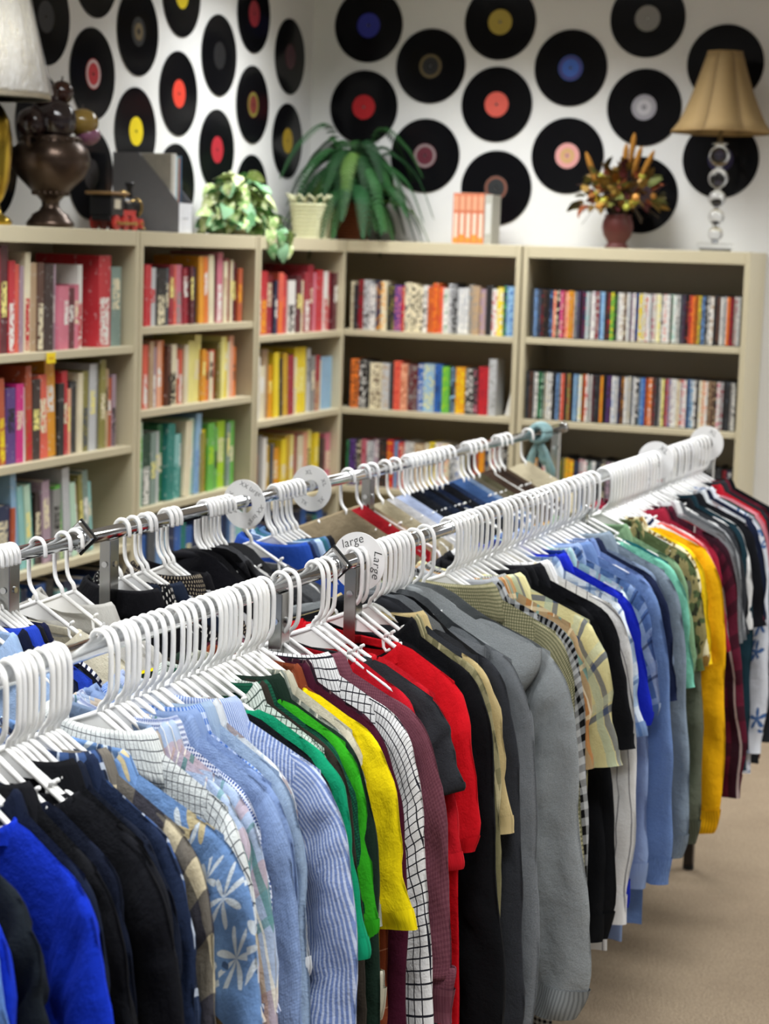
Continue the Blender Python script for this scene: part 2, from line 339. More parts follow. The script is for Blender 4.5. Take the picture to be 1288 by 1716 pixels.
row('A', 2, XA0, 1.016, 'green:.7 violet:1 black:1 pink/crimson:1 silver/navy:1 lilac:.8 charcoal/brown:1.6 red/amber:1 steel/sky:.8 red:1 silver/white:.9 white:.9 tan:1.5 cream:1 yellow:1 white/red:1 cream/coral:1.2 silver:.9 white/blue:1 lemon:.8 chocolate:1 rust:1 amber/orange:.8 navy:1 crimson:1 white:1 black:1', 'video tape', .19, .11, .02, .008)
R1 = 'slate steel/slate slate/navy charcoal/crimson black/brown charcoal navy/steel peach/coral black/cream magenta/cream crimson/pink peach/coral amber/peach amber/orange grey/slate slate/violet plum/charcoal navy/crimson silver/aqua white/silver white/lilac crimson/white steel/sky sky/steel black/brown charcoal/red leaf/yellow charcoal/leaf white/silver white/tan brown/cream silver/white lilac/silver white/lilac blue/violet yellow/white white/yellow white/coral silver/white white/pink cream/white lemon/white white white/coral white/silver mint/white white/aqua white slate/charcoal plum/slate charcoal/coral red/orange orange/rust orange/amber olive/yellow steel/navy slate/white white/black white/tan charcoal brown/black white/silver silver/white orange/rust crimson/maroon white/pink silver/white'
R2 = 'charcoal brown/black white/silver white/black green/black forest/mint cream/white silver/cream white black/slate steel/black silver/slate coral/rust black/brown olive/crimson black sky/steel sky/white white/lemon orange/coral white/red white/silver maroon/black black/slate charcoal amber/orange black violet/plum plum/violet white/steel silver/white navy/brown brown/amber white/silver white/cream slate/charcoal silver/white black steel/sky blue/steel rust/orange orange/white brown/crimson charcoal silver/white lemon/olive pink/coral lilac/blue white/lilac white/silver cream/tan silver/coral white/pink steel/navy sky/white white black cream/white peach/cream white/peach tan/brown brown/tan black/tan white/pink silver/crimson black charcoal silver/white white/black'
R3 = 'charcoal amber tan/amber black white/red yellow crimson/pink leaf/yellow olive mustard/amber amber/yellow navy silver/red white/pink sage silver black charcoal lilac white black black plum charcoal white crimson slate black silver navy black charcoal cream black grey black slate violet black white charcoal black crimson navy'
row('B', 0, 1.088, 1.905, R1, 'disc case', .19, .135, .018, .002)
row('B', 1, 1.080, 1.905, R2, 'disc case', .19, .135, .018, .002)
row('B', 2, 1.080, 1.905, R3, 'disc case', .175, .135, .018, .006)
_t = hit(85, 600, 0, DL)
o = bevel(MB().box((-.025, -.002, -.016), (.025, .0, .016)).build('price_tag', plain('#f2d41a', .5), loc=(DL+.0005, _t[1], _t[2]), rot=(0, 0, math.pi/2)), .0008); tag(o, 'yellow paper tag stuck on the shelf edge below red books', 'tag')
MB().box((-.014, -.0026, -.004), (.014, -.0019, .004)).build('tag_print', plain('#d8a80a', .5), o)

# ------------------------------------------------------------------ vinyl records
def mat_vinyl():
    t = NT('black_vinyl'); tc = t.n('ShaderNodeTexCoord'); sx = t.n('ShaderNodeSeparateXYZ'); t.l(tc.outputs['Object'], sx.inputs[0])
    r = t.M('SQRT', t.M('ADD', t.M('MULTIPLY', sx.outputs[0], sx.outputs[0]), t.M('MULTIPLY', sx.outputs[2], sx.outputs[2])))
    tx = t.n('ShaderNodeTexNoise', noise_dimensions='1D'); tx.inputs['Scale'].default_value = 320; t.l(r, tx.inputs['W'])
    t.set(col=t.mix(tx.outputs[0], (.002, .002, .003), (.006, .006, .007)), rough=t.M('ADD', t.M('MULTIPLY', tx.outputs[0], .14), .08), spec=.12, aniso=.6)
    tg = t.n('ShaderNodeTangent', direction_type='RADIAL', axis='Y'); t.l(tg.outputs[0], t.b.inputs['Tangent']); return t.m
MVIN = mat_vinyl()
def ring_mesh(name, r0, r1, y0, y1, n=56):
    m = MB()
    for i in range(n):
        pass
    v = []; f = []
    for (r, y) in ((r0, y1), (r1, y1), (r1, y0), (r0, y0)):
        for j in range(n): a = 2*math.pi*j/n; v.append((r*math.cos(a), y, r*math.sin(a)))
    for k in range(4):
        k2 = (k+1) % 4
        for j in range(n): j2 = (j+1) % n; f.append((k*n+j, k*n+j2, k2*n+j2, k2*n+j))
    return mesh(name, v, f)
_rec = ring_mesh('disc', .0036, .1505, -.0025, 0); _rec.materials.append(MVIN)
def label_mesh(c1, c2, ringed):
    a = ring_mesh('label', .0036, .05, -.0030, -.0024, 40); a.materials.append(plain(c1, .5, 0, .4, .05, 60)); return a
def record(wall, px, py, c1, c2, desc):
    p = hit(px, py, 0 if wall == 'L' else 1, 0.002 if wall == 'L' else -.002)
    o = obj('vinyl_record', _rec, loc=p, rot=(0, 0, math.pi/2 if wall == 'L' else 0)); tag(o, desc, 'record', 'vinyl records on the %s wall' % ('left' if wall == 'L' else 'back'))
    l = obj('record_label', label_mesh(c1, c2, 0), parent=o)
    if c2:
        m = ring_mesh('label_ring', .037 if c2[0] != '*' else .012, .047 if c2[0] != '*' else .03, -.0036, -.0028, 40); obj('label_ring', m, plain(c2.lstrip('*'), .5), l)
    obj('spindle_rim', ring_mesh('spindle_rim', .0036, .0055, -.0042, -.003, 16), plain('#222222', .4), o)
G = 'vinyl record with '
for a in [('L', 76, 28, '#26262a', None, G+'charcoal label beside the wrapped white lampshade'),
          ('L', 160, -48, '#3a3030', None, G+'brown label at the ceiling side of the red-labelled one'),
          ('L', 155, 124, '#b8222c', '#c8b8b8', G+'red label ringed in silver, above the gilt fruit ball'),
          ('L', 231, 53, '#181818', '*#6a5a3a', G+'black label and gold centre above the yellow-labelled one'),
          ('L', 304, -9, '#d8c01e', None, G+'mustard yellow label on the left wall, highest of the coral-labelled column'),
          ('L', 299, 157, '#d8402e', None, G+'coral red label above the grey magazine file'),
          ('L', 227, 220, '#e4cc10', None, G+'bright yellow label just behind the grey magazine file'),
          ('L', 152, 292, '#2a2424', None, G+'dark brown label behind the toy locomotive'),
          ('L', 68, 204, '#202022', None, G+'dark label half hidden behind the bronze urn'),
          ('L', -16, 285, '#202022', None, G+'dark label behind the gold lamp base'),
          ('L', 367, 93, '#1c1c1e', None, G+'plain black label between coral and maroon labelled ones'),
          ('L', 363, 251, '#a82430', None, G+'crimson label partly covered by the ivy'),
          ('L', 294, 311, '#303030', None, G+'hidden label behind the papers in the magazine file'),
          ('L', 425, 23, '#8c2430', None, G+'wine red label, above the rainbow-ringed maroon one'),
          ('L', 423, 175.6, '#6a2a26', '#7a7a30', G+'maroon label edged in olive, on the left wall near the fern'),
          ('L', 485.5, 95, '#4a2630', None, G+'dull maroon label nearest the room corner'),
          ('L', 481, 236, '#a88a14', None, G+'ochre yellow label behind the fern fronds'),
          ('L', 421, 324, '#303030', None, G+'covered label low behind the ivy'),
          ('B', 617.7, 42.7, '#2c3296', None, G+'royal blue label above the red-labelled one by the corner'),
          ('B', 721.4, 110.9, '#1a1a1c', '#6a5a34', G+'black label ringed in gold'),
          ('B', 838, 37, '#b09a40', None, G+'gold label above the salmon-labelled one'),
          ('B', 609.5, 179.5, '#b81c24', None, G+'solid red label right above the fern'),
          ('B', 832, 175, '#d85a4c', None, G+'salmon label on the back wall'),
          ('B', 712, 261, '#5a1e2c', '#8a7a7a', G+'burgundy and silver label beside the fern tips'),
          ('B', 831, 315, '#26282a', '#7a4a3a', G+'charcoal label with a coloured rim behind the box set'),
          ('B', 603, 308, '#202022', None, G+'hidden label behind the wicker fern pot'),
          ('B', 956, 114, '#3a62b8', '#3a2a6a', G+'bright blue label rimmed in purple'),
          ('B', 1085, 31, '#8a8886', None, G+'plain grey label above the silver-white one'),
          ('B', 1079, 180, '#9a98a0', '*#b8b6bc', G+'silver white label above the dried flowers'),
          ('B', 950.5, 261, '#d89a96', '*#c8a06a', G+'pink label beside the dried flowers'),
          ('B', 1215, 107, '#303034', None, G+'shiny reflections behind the tan lampshade'),
          ('B', 1207, 267, '#2a2450', None, G+'indigo label behind the crystal lamp stem'),
          ('B', 1073, 327, '#302028', None, G+'dark label behind the maroon flower pot')]:
    record(*a)

# ------------------------------------------------------------------ clothes racks
BH = 1.281
def barline(a, b):
    A, B = hit(a[0], a[1], 2, BH), hit(b[0], b[1], 2, BH); s = (B[0]-A[0])/(B[1]-A[1]); return lambda y: A[0]+s*(y-A[1])
FB = barline((144, 1089), (1192, 737)); BB = barline((40, 926), (890, 728.5))
BR = .0128
ybF_end = -2.10; ybB_end = hit(936, 716, 2, BH)[1]
yJF = hit(556, 950, 2, BH)[1]; yJB = hit(122, 903, 2, BH)[1]
def rack(name, label, yf0, yf1, yb0, yb1, posts_f, posts_b):
    r = empty(name, ((FB(yf0)+BB(yf0))/2, (yf0+yf1)/2, 0)); tag(r, label, 'clothes rack', 'chrome double-rail racks'); ox, oy = r.location.x, r.location.y
    P = lambda x, y, z: (x-ox, y-oy, z)
    for fn, a, b in ((FB, yf0, yf1), (BB, yb0, yb1)):
        m = MB().tube([P(fn(a), a, BH), P(fn((a+b)/2), (a+b)/2, BH), P(fn(b), b, BH)], BR, 20); ba = m.build('rail', MCHROME, r, True)
        for e in (a, b):
            s = 1 if e == max(a, b) else -1
            MB().tube([P(fn(e), e-.012*s, BH), P(fn(e+.012*s), e+.012*s, BH)], BR*1.25, 16).build('end_cap', MCHROME, ba, True)
    for fn, ps in ((FB, posts_f), (BB, posts_b)):
        for y in ps:
            x = fn(y)
            p = bevel(MB().box(P(x-.011, y-.016, .42), P(x+.011, y+.016, BH-BR+.002)).build('post', MSTEEL, r), .0015)
            MB().tube([P(x+.0105, y, BH-.055), P(x+.0135, y, BH-.055)], .0055, 12).build('screw', MCHROME, p)
            MB().tube([P(x, y-.0155, BH-.055), P(x, y-.0185, BH-.055)], .0055, 12).build('screw', MCHROME, p)
            l = bevel(MB().box(P(x-.014, y-.014, .012), P(x+.014, y+.014, .42)).build('leg', MLEG, r), .0015)
            MB().tube([P(x, y, 0), P(x, y, .012)], .017, 12).build('foot', MRUBBER, l)
    for a, b in zip(posts_f, posts_b):
        MB().tube([P(FB(a)-.014, a, .30), P(BB(b)+.014, b, .30)], .011, 10).build('cross_rail', MLEG, r, True)
    for fn, ps in ((FB, posts_f), (BB, posts_b)):
        for a, b in zip(ps[:-1], ps[1:]):
            MB().box(P(fn(a)-.01, min(a, b)+.014, .275), P(fn(a)+.01, max(a, b)-.014, .305)).build('lower_rail', MLEG, r)
    return r
rack('clothes_rack', 'chrome double-rail clothes rack whose far end faces the bookcases', ybF_end, yJF+.012, ybB_end, yJB+.012, [-2.12, -3.41, yJF+.09], [ybB_end-.06, -3.52, yJB+.10])
rack('clothes_rack', 'chrome double-rail clothes rack joined to the one by the bookcases', yJF-.012, -7.2, yJB-.012, -7.2, [yJF-.2, -5.9, -7.1], [yJB-.22, -5.95, -7.1])
def plate(fn, y, lab):
    m = MB().prism([(0, .034), (.030, .004), (0, -.026), (-.030, .004)], 1, -.006, .002); o = bevel(m.build('rail_end_plate', MCHROME, None, loc=(fn(y), y, BH)), .004, 2); tag(o, lab, 'end plate')
    MB().prism([(0, .0365), (.0325, .004), (0, -.0285), (-.0325, .004)], 1, .0022, .006).build('rubber_edge', MRUBBER, o)
plate(FB, yJF, 'diamond chrome plate with black edge joining the front rails'); plate(BB, yJB, 'diamond chrome plate with black edge joining the back rails')

# ------------------------------------------------------------------ fabrics (UV in metres)
def fabric(kind, *c, bump=.25):
    k = ('fab', kind)+c
    if k in _pc: return _pc[k]
    t = NT('fabric_'+kind); uvn = t.n('ShaderNodeUVMap'); sx = t.n('ShaderNodeSeparateXYZ'); t.l(uvn.outputs[0], sx.inputs[0]); U, V = sx.outputs[0], sx.outputs[1]
    big = t.noise(7, uvn.outputs[0], 4); fine = t.noise(420, uvn.outputs[0], 2)
    fr = lambda x, per, off=0.0: t.M('FRACT', t.M('MULTIPLY_ADD', x, 1/per, off+100.0))
    lt = lambda x, w_: t.M('LESS_THAN', x, w_)
    base = S(c[0]) if c else (1, 1, 1)
    def vary(col, amt=.10):
        return t.mix(t.M('MULTIPLY', t.ramp(big.outputs[0], .35, .7), amt), col, (0, 0, 0))
    if kind == 'solid': col = base
    elif kind == 'heather': col = t.mix(t.ramp(t.noise(700, uvn.outputs[0], 3, .8).outputs[0], .35, .65), tuple(x*.72 for x in base), tuple(min(1, x*1.2) for x in base))
    elif kind == 'stripe': col = t.mix(lt(fr(U, c[2]), c[3]), base, S(c[1]))
    elif kind == 'hstripe': col = t.mix(lt(fr(V, c[2]), c[3]), base, S(c[1]))
    elif kind == 'grid':
        per, wd = c[2], c[3]; m = t.M('MAXIMUM', lt(fr(U, per), wd), lt(fr(V, per), wd)); col = t.mix(m, base, S(c[1]))
    elif kind == 'gingham':
        per = c[2]; a, b = lt(fr(U, per), .5), lt(fr(V, per), .5); m = t.M('MULTIPLY', t.M('ADD', a, b), .5); col = t.mix(m, base, S(c[1]))
    elif kind == 'plaid':   # base, then tuples of (axis, period, offset, width share, colour, strength)
        col = base
        for (ax, per, off, wd, cc, st) in c[1:]:
            col = t.mix(t.M('MULTIPLY', lt(fr(U if ax == 'u' else V, per, off), wd), st), col, S(cc))
    elif kind == 'dots':
        per = c[2]; a = t.M('SINE', t.M('MULTIPLY', U, 2*math.pi/per)); b = t.M('SINE', t.M('MULTIPLY', V, 2*math.pi/per)); col = t.mix(t.M('GREATER_THAN', t.M('MULTIPLY', a, b), c[3]), base, S(c[1]))
    elif kind == 'tweed':
        per = c[2]; a = t.M('SINE', t.M('MULTIPLY', t.M('ADD', U, V), 2*math.pi/per)); b = t.M('SINE', t.M('MULTIPLY', t.M('SUBTRACT', U, V), 2*math.pi/per)); col = t.mix(t.M('GREATER_THAN', t.M('MULTIPLY', a, b), .1), base, S(c[1]))
    elif kind == 'camo':
        col = t.mix(t.ramp(t.noise(26, uvn.outputs[0], 2).outputs[0], .5, .52), base, S(c[1])); col = t.mix(t.ramp(t.noise(33, uvn.outputs[0], 2).outputs[0], .58, .6), col, S(c[2]))
    elif kind == 'floral':
        col = base
        def petals(scale, npet, rad, cc, core, rnd_, sharp=.55):
            nonlocal col
            v = t.n('ShaderNodeTexVoronoi', voronoi_dimensions='2D', feature='F1'); v.inputs['Scale'].default_value = scale; v.inputs['Randomness'].default_value = rnd_; t.l(uvn.outputs[0], v.inputs['Vector'])
            d = t.n('ShaderNodeVectorMath', operation='SUBTRACT'); t.l(v.outputs['Position'], d.inputs[1])
            sc = t.n('ShaderNodeVectorMath', operation='SCALE'); t.l(uvn.outputs[0], sc.inputs[0]); sc.inputs['Scale'].default_value = 1.0; t.l(sc.outputs[0], d.inputs[0])
            q = t.n('ShaderNodeSeparateXYZ'); t.l(d.outputs[0], q.inputs[0])
            ang = t.M('ARCTAN2', q.outputs[1], q.outputs[0]); sep = t.n('ShaderNodeSeparateColor'); t.l(v.outputs['Color'], sep.inputs[0])
            dist = t.M('SQRT', t.M('ADD', t.M('MULTIPLY', q.outputs[0], q.outputs[0]), t.M('MULTIPLY', q.outputs[1], q.outputs[1])))
            w_ = t.M('COSINE', t.M('ADD', t.M('MULTIPLY', ang, float(npet)), t.M('MULTIPLY', sep.outputs[0], 6.0)))
            lim = t.M('MULTIPLY', t.M('ADD', t.M('MULTIPLY', w_, sharp), 1-sharp), rad)
            m = t.M('MULTIPLY', t.M('LESS_THAN', dist, lim), t.M('GREATER_THAN', sep.outputs[1], .38)); col = t.mix(m, col, cc)
            if core: col = t.mix(t.M('MULTIPLY', t.M('LESS_THAN', dist, rad*.22), t.M('GREATER_THAN', sep.outputs[1], .38)), col, core)
        petals(*c[1]); 
        for p in c[2:]: petals(*p)
    else: col = base
    t.set(col=vary(col), rough=.92, spec=.12, sheen=.0)
    wr = t.noise(16, uvn.outputs[0], 4, .6); hh = t.M('ADD', t.M('MULTIPLY', fine.outputs[0], .10), t.M('MULTIPLY', wr.outputs[0], 1.0)); t.bump(hh, bump*2.4, .012)
    _pc[k] = t.m; return t.m

# ------------------------------------------------------------------ garments: local x across the hanger, -y to the viewer, z from the rail centre
def wrk(x, z, seed, k=14, lo=.035, hi=.16, ani=.5):
    rs = np.random.RandomState(int(seed*1e6) % 2**31); out = 0
    wx = x+.018*np.sin(23*z+6*seed)+.01*np.sin(61*z+2); wz = z+.02*np.sin(19*x+9*seed)
    for _ in range(k):
        lam = lo*(hi/lo)**rs.rand(); a = rs.randn()*ani; kx, kz = math.cos(a), math.sin(a); p = (wx*kx+wz*kz)/lam*2*math.pi+rs.rand()*6.28
        q = np.sin(p); out = out+lam*.030*(np.sign(q)*np.abs(q)**1.4)
    return out/math.sqrt(k)*1.6
def crom(P, n):
    P = np.asarray(P, float); k = len(P); out = []
    for t in np.linspace(0, k-1-1e-9, n):
        i = int(t); f = t-i; p0, p1, p2, p3 = P[max(i-1, 0)], P[i], P[i+1], P[min(i+2, k-1)]
        out.append(.5*((2*p1)+(-p0+p2)*f+(2*p0-5*p1+4*p2-p3)*f*f+(-p0+3*p1-3*p2+p3)*f**3))
    return np.array(out)
def closed(front, back, uvf, uvb):
    """front/back: rows x cols x 3 sheets that share their side edges -> a flattened tube"""
    R, C = front.shape[:2]; V = np.concatenate([front, back[:, ::-1]], 1); UV = np.concatenate([uvf, uvb[:, ::-1]], 1); N = 2*C
    i = np.arange(R-1)[:, None]*N; j = np.arange(N)[None, :]; j2 = (j+1) % N
    f = np.stack([i+j, i+N+j, i+N+j2, i+j2], -1).reshape(-1, 4)
    return V.reshape(-1, 3), f, UV.reshape(-1, 2)
def garr(name, arr, mat, parent=None):
    return obj(name, mesh(name, arr[0], arr[1], arr[2], True), mat, parent)
SH = lambda u: -.079-.375*np.abs(u)
def body_arr(L, rg, d=.012, hw=(.232, .252, .262), nw=.112, drop=.055, face=1, res=1.0, z0=None, z1=None, grow=0.0, amp=.007):
    C = int(19*res); R = int(24*res); s = np.sin(np.linspace(-math.pi/2, math.pi/2, C)); v = np.linspace(0, 1, R)**1.15
    if z0 is not None: v = np.linspace(z0, z1, 5)
    s_, v_ = np.meshgrid(s, v); hwv = np.interp(v_, [0, .12, .4, 1], [hw[0], (hw[0]+hw[1])/2, hw[1], hw[2]])+grow; u0 = s_*hw[0]
    def sheet(sgn):
        dr = drop if sgn == face else .026
        q = np.clip(1-(u0/nw)**2, 0, 1); zt = SH(np.maximum(np.abs(u0), nw*.98))-dr*q**.7
        zb = -L+.006*np.sin(7*s_+rg[0])-.012*s_**2*rg[4]
        z = zt*(1-v_)+zb*v_
        ramp = np.clip(v_/.14, 0, 1); ramp = ramp*ramp*(3-2*ramp)
        th = (.0075*np.sqrt(np.clip(v_/.03, 0, 1))+(max(d, .0085)-.0075)*ramp)*(np.clip(1-np.abs(s_)**3.2, 0, 1)**.5)+np.where(v_ < .12, .016*q*(1-v_/.12), 0)+grow
        z = z+.005*(1-np.clip(v_/.05, 0, 1))*(q <= 0)
        a = 2*math.pi*rg[0]; fold = amp*np.clip(v_*1.7-.12, 0, 1)*(np.sin(9*s_*(1+.2*v_)+a)+.55*np.sin(17*s_+2.2*v_+a*1.7+sgn*.8))*(1-.3*s_**2)
        crease = .0035*np.exp(-((v_-.28-.3*np.abs(s_)*rg[1])/.05)**2)*np.sin(5*s_+a)
        x = s_*hwv+.012*v_*(rg[2]-.5)+.005*np.sin(5*v_+a); y = -(sgn*th+fold+crease*sgn+.035*(rg[3]-.5)*v_*s_+wrk(s_*hwv, z, rg[1]+.01*sgn)*np.clip(v_*5, 0, 1)*(1-.85*s_**6))
        uv = np.stack([s_*hw[1]+.5*sgn, -z], -1); return np.stack([x, y, z], -1), uv
    f, uf = sheet(1); b, ub = sheet(-1); return closed(f, b, uf, ub)
def sleeve_arr(side, typ, rg, d=.017, res=1.0, t0=0.0, t1=1.0, grow=0.0, lenk=1.0, out=0.0, cuffed=False):
    if typ == 'short':
        out = out*.5
        O = [(.180, -.143), (.228, -.161), (.260, -.200), (.279, -.265), (.291, -.345), (.300+out, -.425)]; I = [(.180, -.335), (.181, -.345), (.183, -.36), (.187, -.385), (.194, -.42), (.203, -.452)]
    elif typ == 'cap':
        O = [(.180, -.143), (.228, -.161), (.260, -.196), (.276, -.24), (.283+out, -.295)]; I = [(.180, -.30), (.182, -.31), (.186, -.32), (.19, -.33), (.198, -.34)]
    else:
        e = .80*lenk; tp = .010 if cuffed else 0
        O = [(.180, -.143), (.228, -.161), (.260, -.200), (.281, -.28), (.294, -.41), (.304+out*.5, -.55), (.308+out, -.69*lenk), (.300+out-tp, -e)]; I = [(.180, -.34), (.181, -.35), (.182, -.37), (.184, -.41), (.188, -.48), (.198, -.58), (.208+out, -.70*lenk), (.216+out+tp*.4, -e-.006)]
    R = int((16 if typ != 'long' else 30)*res); C = int(9*res)
    O = crom(O, 60); I = crom(I, 60); tt = np.linspace(t0, t1, R if t0 == 0 else 5)
    def at(A): return np.stack([np.interp(tt, np.linspace(0, 1, 60), A[:, k]) for k in (0, 1)], -1)
    O, I = at(O), at(I); s = np.sin(np.linspace(-math.pi/2, math.pi/2, C)); a = 2*math.pi*rg[3]+side
    s_, t_ = np.meshgrid(s, tt); q = (s_+1)/2
    cu = (O[:, None, 0]*(q)+I[:, None, 0]*(1-q)); cz = (O[:, None, 1]*q+I[:, None, 1]*(1-q))
    cu = cu+grow*s_; w_ = np.hypot(O[:, 0]-I[:, 0], O[:, 1]-I[:, 1])[:, None]
    L = np.abs(O[-1, 1]-O[0, 1])
    th = d*np.clip(.25+t_*3.2, 0, 1)*np.sqrt(np.clip(1-s_**2, 0, 1))+grow
    def sheet(sgn):
        fold = .0045*np.clip(t_*2.2, 0, 1)*(np.sin(4*s_+9*t_*(1+rg[0])+a)+.6*np.sin(16*t_+3*s_+2*a))*(1-s_**2*.6)
        sway = (.020*(rg[5]-.5)*side-.004)*np.clip(t_*1.5-.2, 0, 1)
        x = cu+.004*np.sin(14*t_+a)*t_+.003*np.sin(31*t_+2*a)*t_; y = -(sgn*th+fold+sway+1.15*wrk(cu*1.3, cz*1.15, rg[2]+.01*sgn+.1*side, ani=.9)*np.clip(t_*4, 0, 1)*(1-.8*s_**4))
        uv = np.stack([s_*w_*.5+(.3 if sgn > 0 else .9)+side, t_*L], -1); return np.stack([x*side, y, cz], -1), uv
    f, uf = sheet(1); b, ub = sheet(-1); return closed(f, b, uf, ub)
def band_arr(ph, prof, a, b, face, drop):
    """band round the neck: prof rows are (radius factor, dz)"""
    rows = []; uv = []
    for (k, dz) in prof:
        r = []; q = []
        for p in ph:
            u = a*math.sin(p)*k; n = -face*b*math.cos(p)*k; fr_ = max(0, -math.cos(p)); z = float(SH(.104))-.002-.012*max(0, math.cos(p))-drop*fr_**1.3
            sl = .375*max(0, abs(u)-.100)
            r.append((u, -n, z+dz-sl)); q.append((p*a*1.3, dz))
        rows.append(r); uv.append(q)
    R, C = len(prof), len(ph); V = np.array(rows).reshape(-1, 3); f = [(i*C+j, i*C+j+1, (i+1)*C+j+1, (i+1)*C+j) for i in range(R-1) for j in range(C-1)]
    return V, f, np.array(uv).reshape(-1, 2)
def collar(parent, mat, face, big=1.0):
    ph = np.linspace(-2.62, 2.62, 27); V, f, uv = band_arr(ph, [(1.03, -.016), (1.0, .008*big), (.96, .024*big), (.98, .030*big), (1.06, .026*big), (1.17, .010*big), (1.30, -.012*big), (1.35, -.024*big)], .100, .025, face, .06)
    o = obj('collar', mesh('collar', V, f, uv, True), mat, parent); m = o.modifiers.new('solid', 'SOLIDIFY'); m.thickness = .0022; m.offset = -1; return o
def neckrib(parent, mat, face, drop):
    ph = np.linspace(-math.pi, math.pi, 33); V, f, uv = band_arr(ph, [(1.10, -.012), (1.02, -.003), (1.0, .003), (.95, 0), (.94, -.010)], .113, .022, face, drop)
    return obj('neck_rib', mesh('neck_rib', V, f, uv, True), mat, parent)
def hood(parent, mat, rg, d=.040, side=1, hu=.07):
    C, R = 15, 15; s = np.sin(np.linspace(-math.pi/2, math.pi/2, C)); v = np.linspace(0, 1, R); s_, v_ = np.meshgrid(s, v)
    def sheet(sgn):
        u0 = s_*.125+hu; zt = -.088-.33*np.abs(u0)+.02*np.exp(-((u0-.06)/.05)**2)+.010; zb = -.15-.19*(1-np.abs(s_-.3)**1.3*.68)
        z = zt*(1-v_)+zb*v_; th = d*np.sqrt(np.clip(1-s_**2, 0, 1))*np.sin(np.clip(v_*.93+.07, 0, 1)*math.pi)**.55+.002
        wr = .005*np.sin(10*v_+3*s_+6*rg[0])*(1-s_**2)
        x = u0*(1-.30*v_**2)+.022*v_; y = -(sgn*th+wr)-side*(.016+.014*v_); return np.stack([x, y, z], -1), np.stack([u0+sgn, -z], -1)
    f, uf = sheet(1); b, ub = sheet(-1); o = garr('hood', closed(f, b, uf, ub), mat, parent)
    m = MB(); pts = [(.085*math.sin(a), -side*.020+.016*math.cos(a)*-side, -.105+.030*math.cos(a)-.01) for a in np.linspace(-2.2, 2.2, 16)]; m.tube(pts, .009, 8); m.build('hood_edge', mat, o, True)
    return o
def trousers_arr(rg, L, hw=.222, d=.018, zt0=-.185):
    C, R = 15, 18; s = np.sin(np.linspace(-math.pi/2, math.pi/2, C)); v = np.linspace(0, 1, R); s_, v_ = np.meshgrid(s, v)
    def sheet(sgn):
        zt = SH(s_*hw)+.006; z = zt*(1-v_)+(-L-.18+.01*np.sin(3*s_))*v_
        th = d*(.5+.5*np.clip(v_*6, 0, 1))*np.clip(1-np.abs(s_)**4, 0, 1)**.5*np.sqrt(np.clip(v_/.04, 0, 1)); fold = .004*np.sin(6*s_+9*rg[0])*v_
        x = s_*hw*(1-.12*v_)+.03*(rg[1]-.5); return np.stack([x, -(sgn*th+fold), z], -1), np.stack([s_*hw+sgn*.5, -z], -1)
    f, uf = sheet(1); b, ub = sheet(-1); return closed(f, b, uf, ub)

# ------------------------------------------------------------------ hangers
def hanger_meshes(flip):
    k = -1 if flip else 1; r = .0036
    hk = [(-.0185, -.012), (-.0185, 0), (-.0155, .0105), (-.008, .0172), (0, .0185), (.009, .0172), (.0165, .0115), (.021, .002), (.0225, -.012), (.0225, -.04), (.0205, -.058), (.013, -.070), (.004, -.077), (0, -.088)]
    hk = crom(hk, 34); h = MB().tube([(k*p[0], 0, p[1]) for p in hk], r, 8).mesh('hook', True)
    m = MB(); z = lambda u: -.089-.375*abs(u)
    for s in (-1, 1):
        m.tube([(0, 0, -.088), (.05*s, 0, z(.05)), (.12*s, 0, z(.12)), (.185*s, 0, z(.185)), (.198*s, 0, z(.198)-.003), (.204*s, 0, z(.204)-.012), (.200*s, 0, z(.204)-.022), (.188*s, 0, z(.204)-.027), (0, 0, z(.204)-.027)], r, 8)
        m.tube([(.082*s, 0, z(.082)), (.084*s, 0, z(.082)+.007), (.090*s, 0, z(.082)+.010)], r*.8, 6)
        m.tube([(.078*s, 0, z(.078)-.001), (.080*s, 0, z(.078)-.016), (.087*s, 0, z(.078)-.022), (.095*s, 0, z(.078)-.017)], r*.75, 6)
    fm = m.mesh('frame', True)
    g = MB().prism([(0, -.089), (.062, z(.062)), (.03, -.1165), (0, -.119), (-.03, -.1165), (-.062, z(.062))], 1, -.0012, .0012).mesh('gusset')
    for x in (h, fm, g): x.materials.append(MHANG)
    return h, fm, g
def mat_hanger():
    t = NT('white_plastic'); oi = t.n('ShaderNodeObjectInfo'); t.set(col=t.mix(oi.outputs['Random'], S('#e6e6e6'), S('#f1f0ec')), rough=.3, spec=.5); return t.m
MHANG = mat_hanger()
HF, HB = hanger_meshes(False), hanger_meshes(True)
def hanger(loc, rz, flip, label, group, tilt=0.0):
    H = HB if flip else HF
    o = obj('hanger', H[1], loc=loc, rot=(0, tilt, rz)); tag(o, label, 'hanger', group)
    obj('hook', H[0], parent=o); obj('gusset', H[2], parent=o); return o
def solve_y(fn, px, th, off=.0225, dz=-.03):
    a, b = -7.0, -1.7
    for _ in range(45):
        m = (a+b)/2
        if proj((fn(m)+off*math.cos(th), m-off*math.sin(th), BH+dz))[0] < px: a = m
        else: b = m
    return (a+b)/2
def solve_th(fn, leg, corner):
    best = None
    for th in np.radians(np.arange(10, 37, 1.0)):
        y = solve_y(fn, leg, th); x = proj((fn(y)+.255*math.cos(th), y-.255*math.sin(th), BH-.18))[0]; e = abs(x-corner)
        if best is None or e < best[0]: best = (e, th)
    return best[1]
MBTN = plain('#d8d2c4', .3)
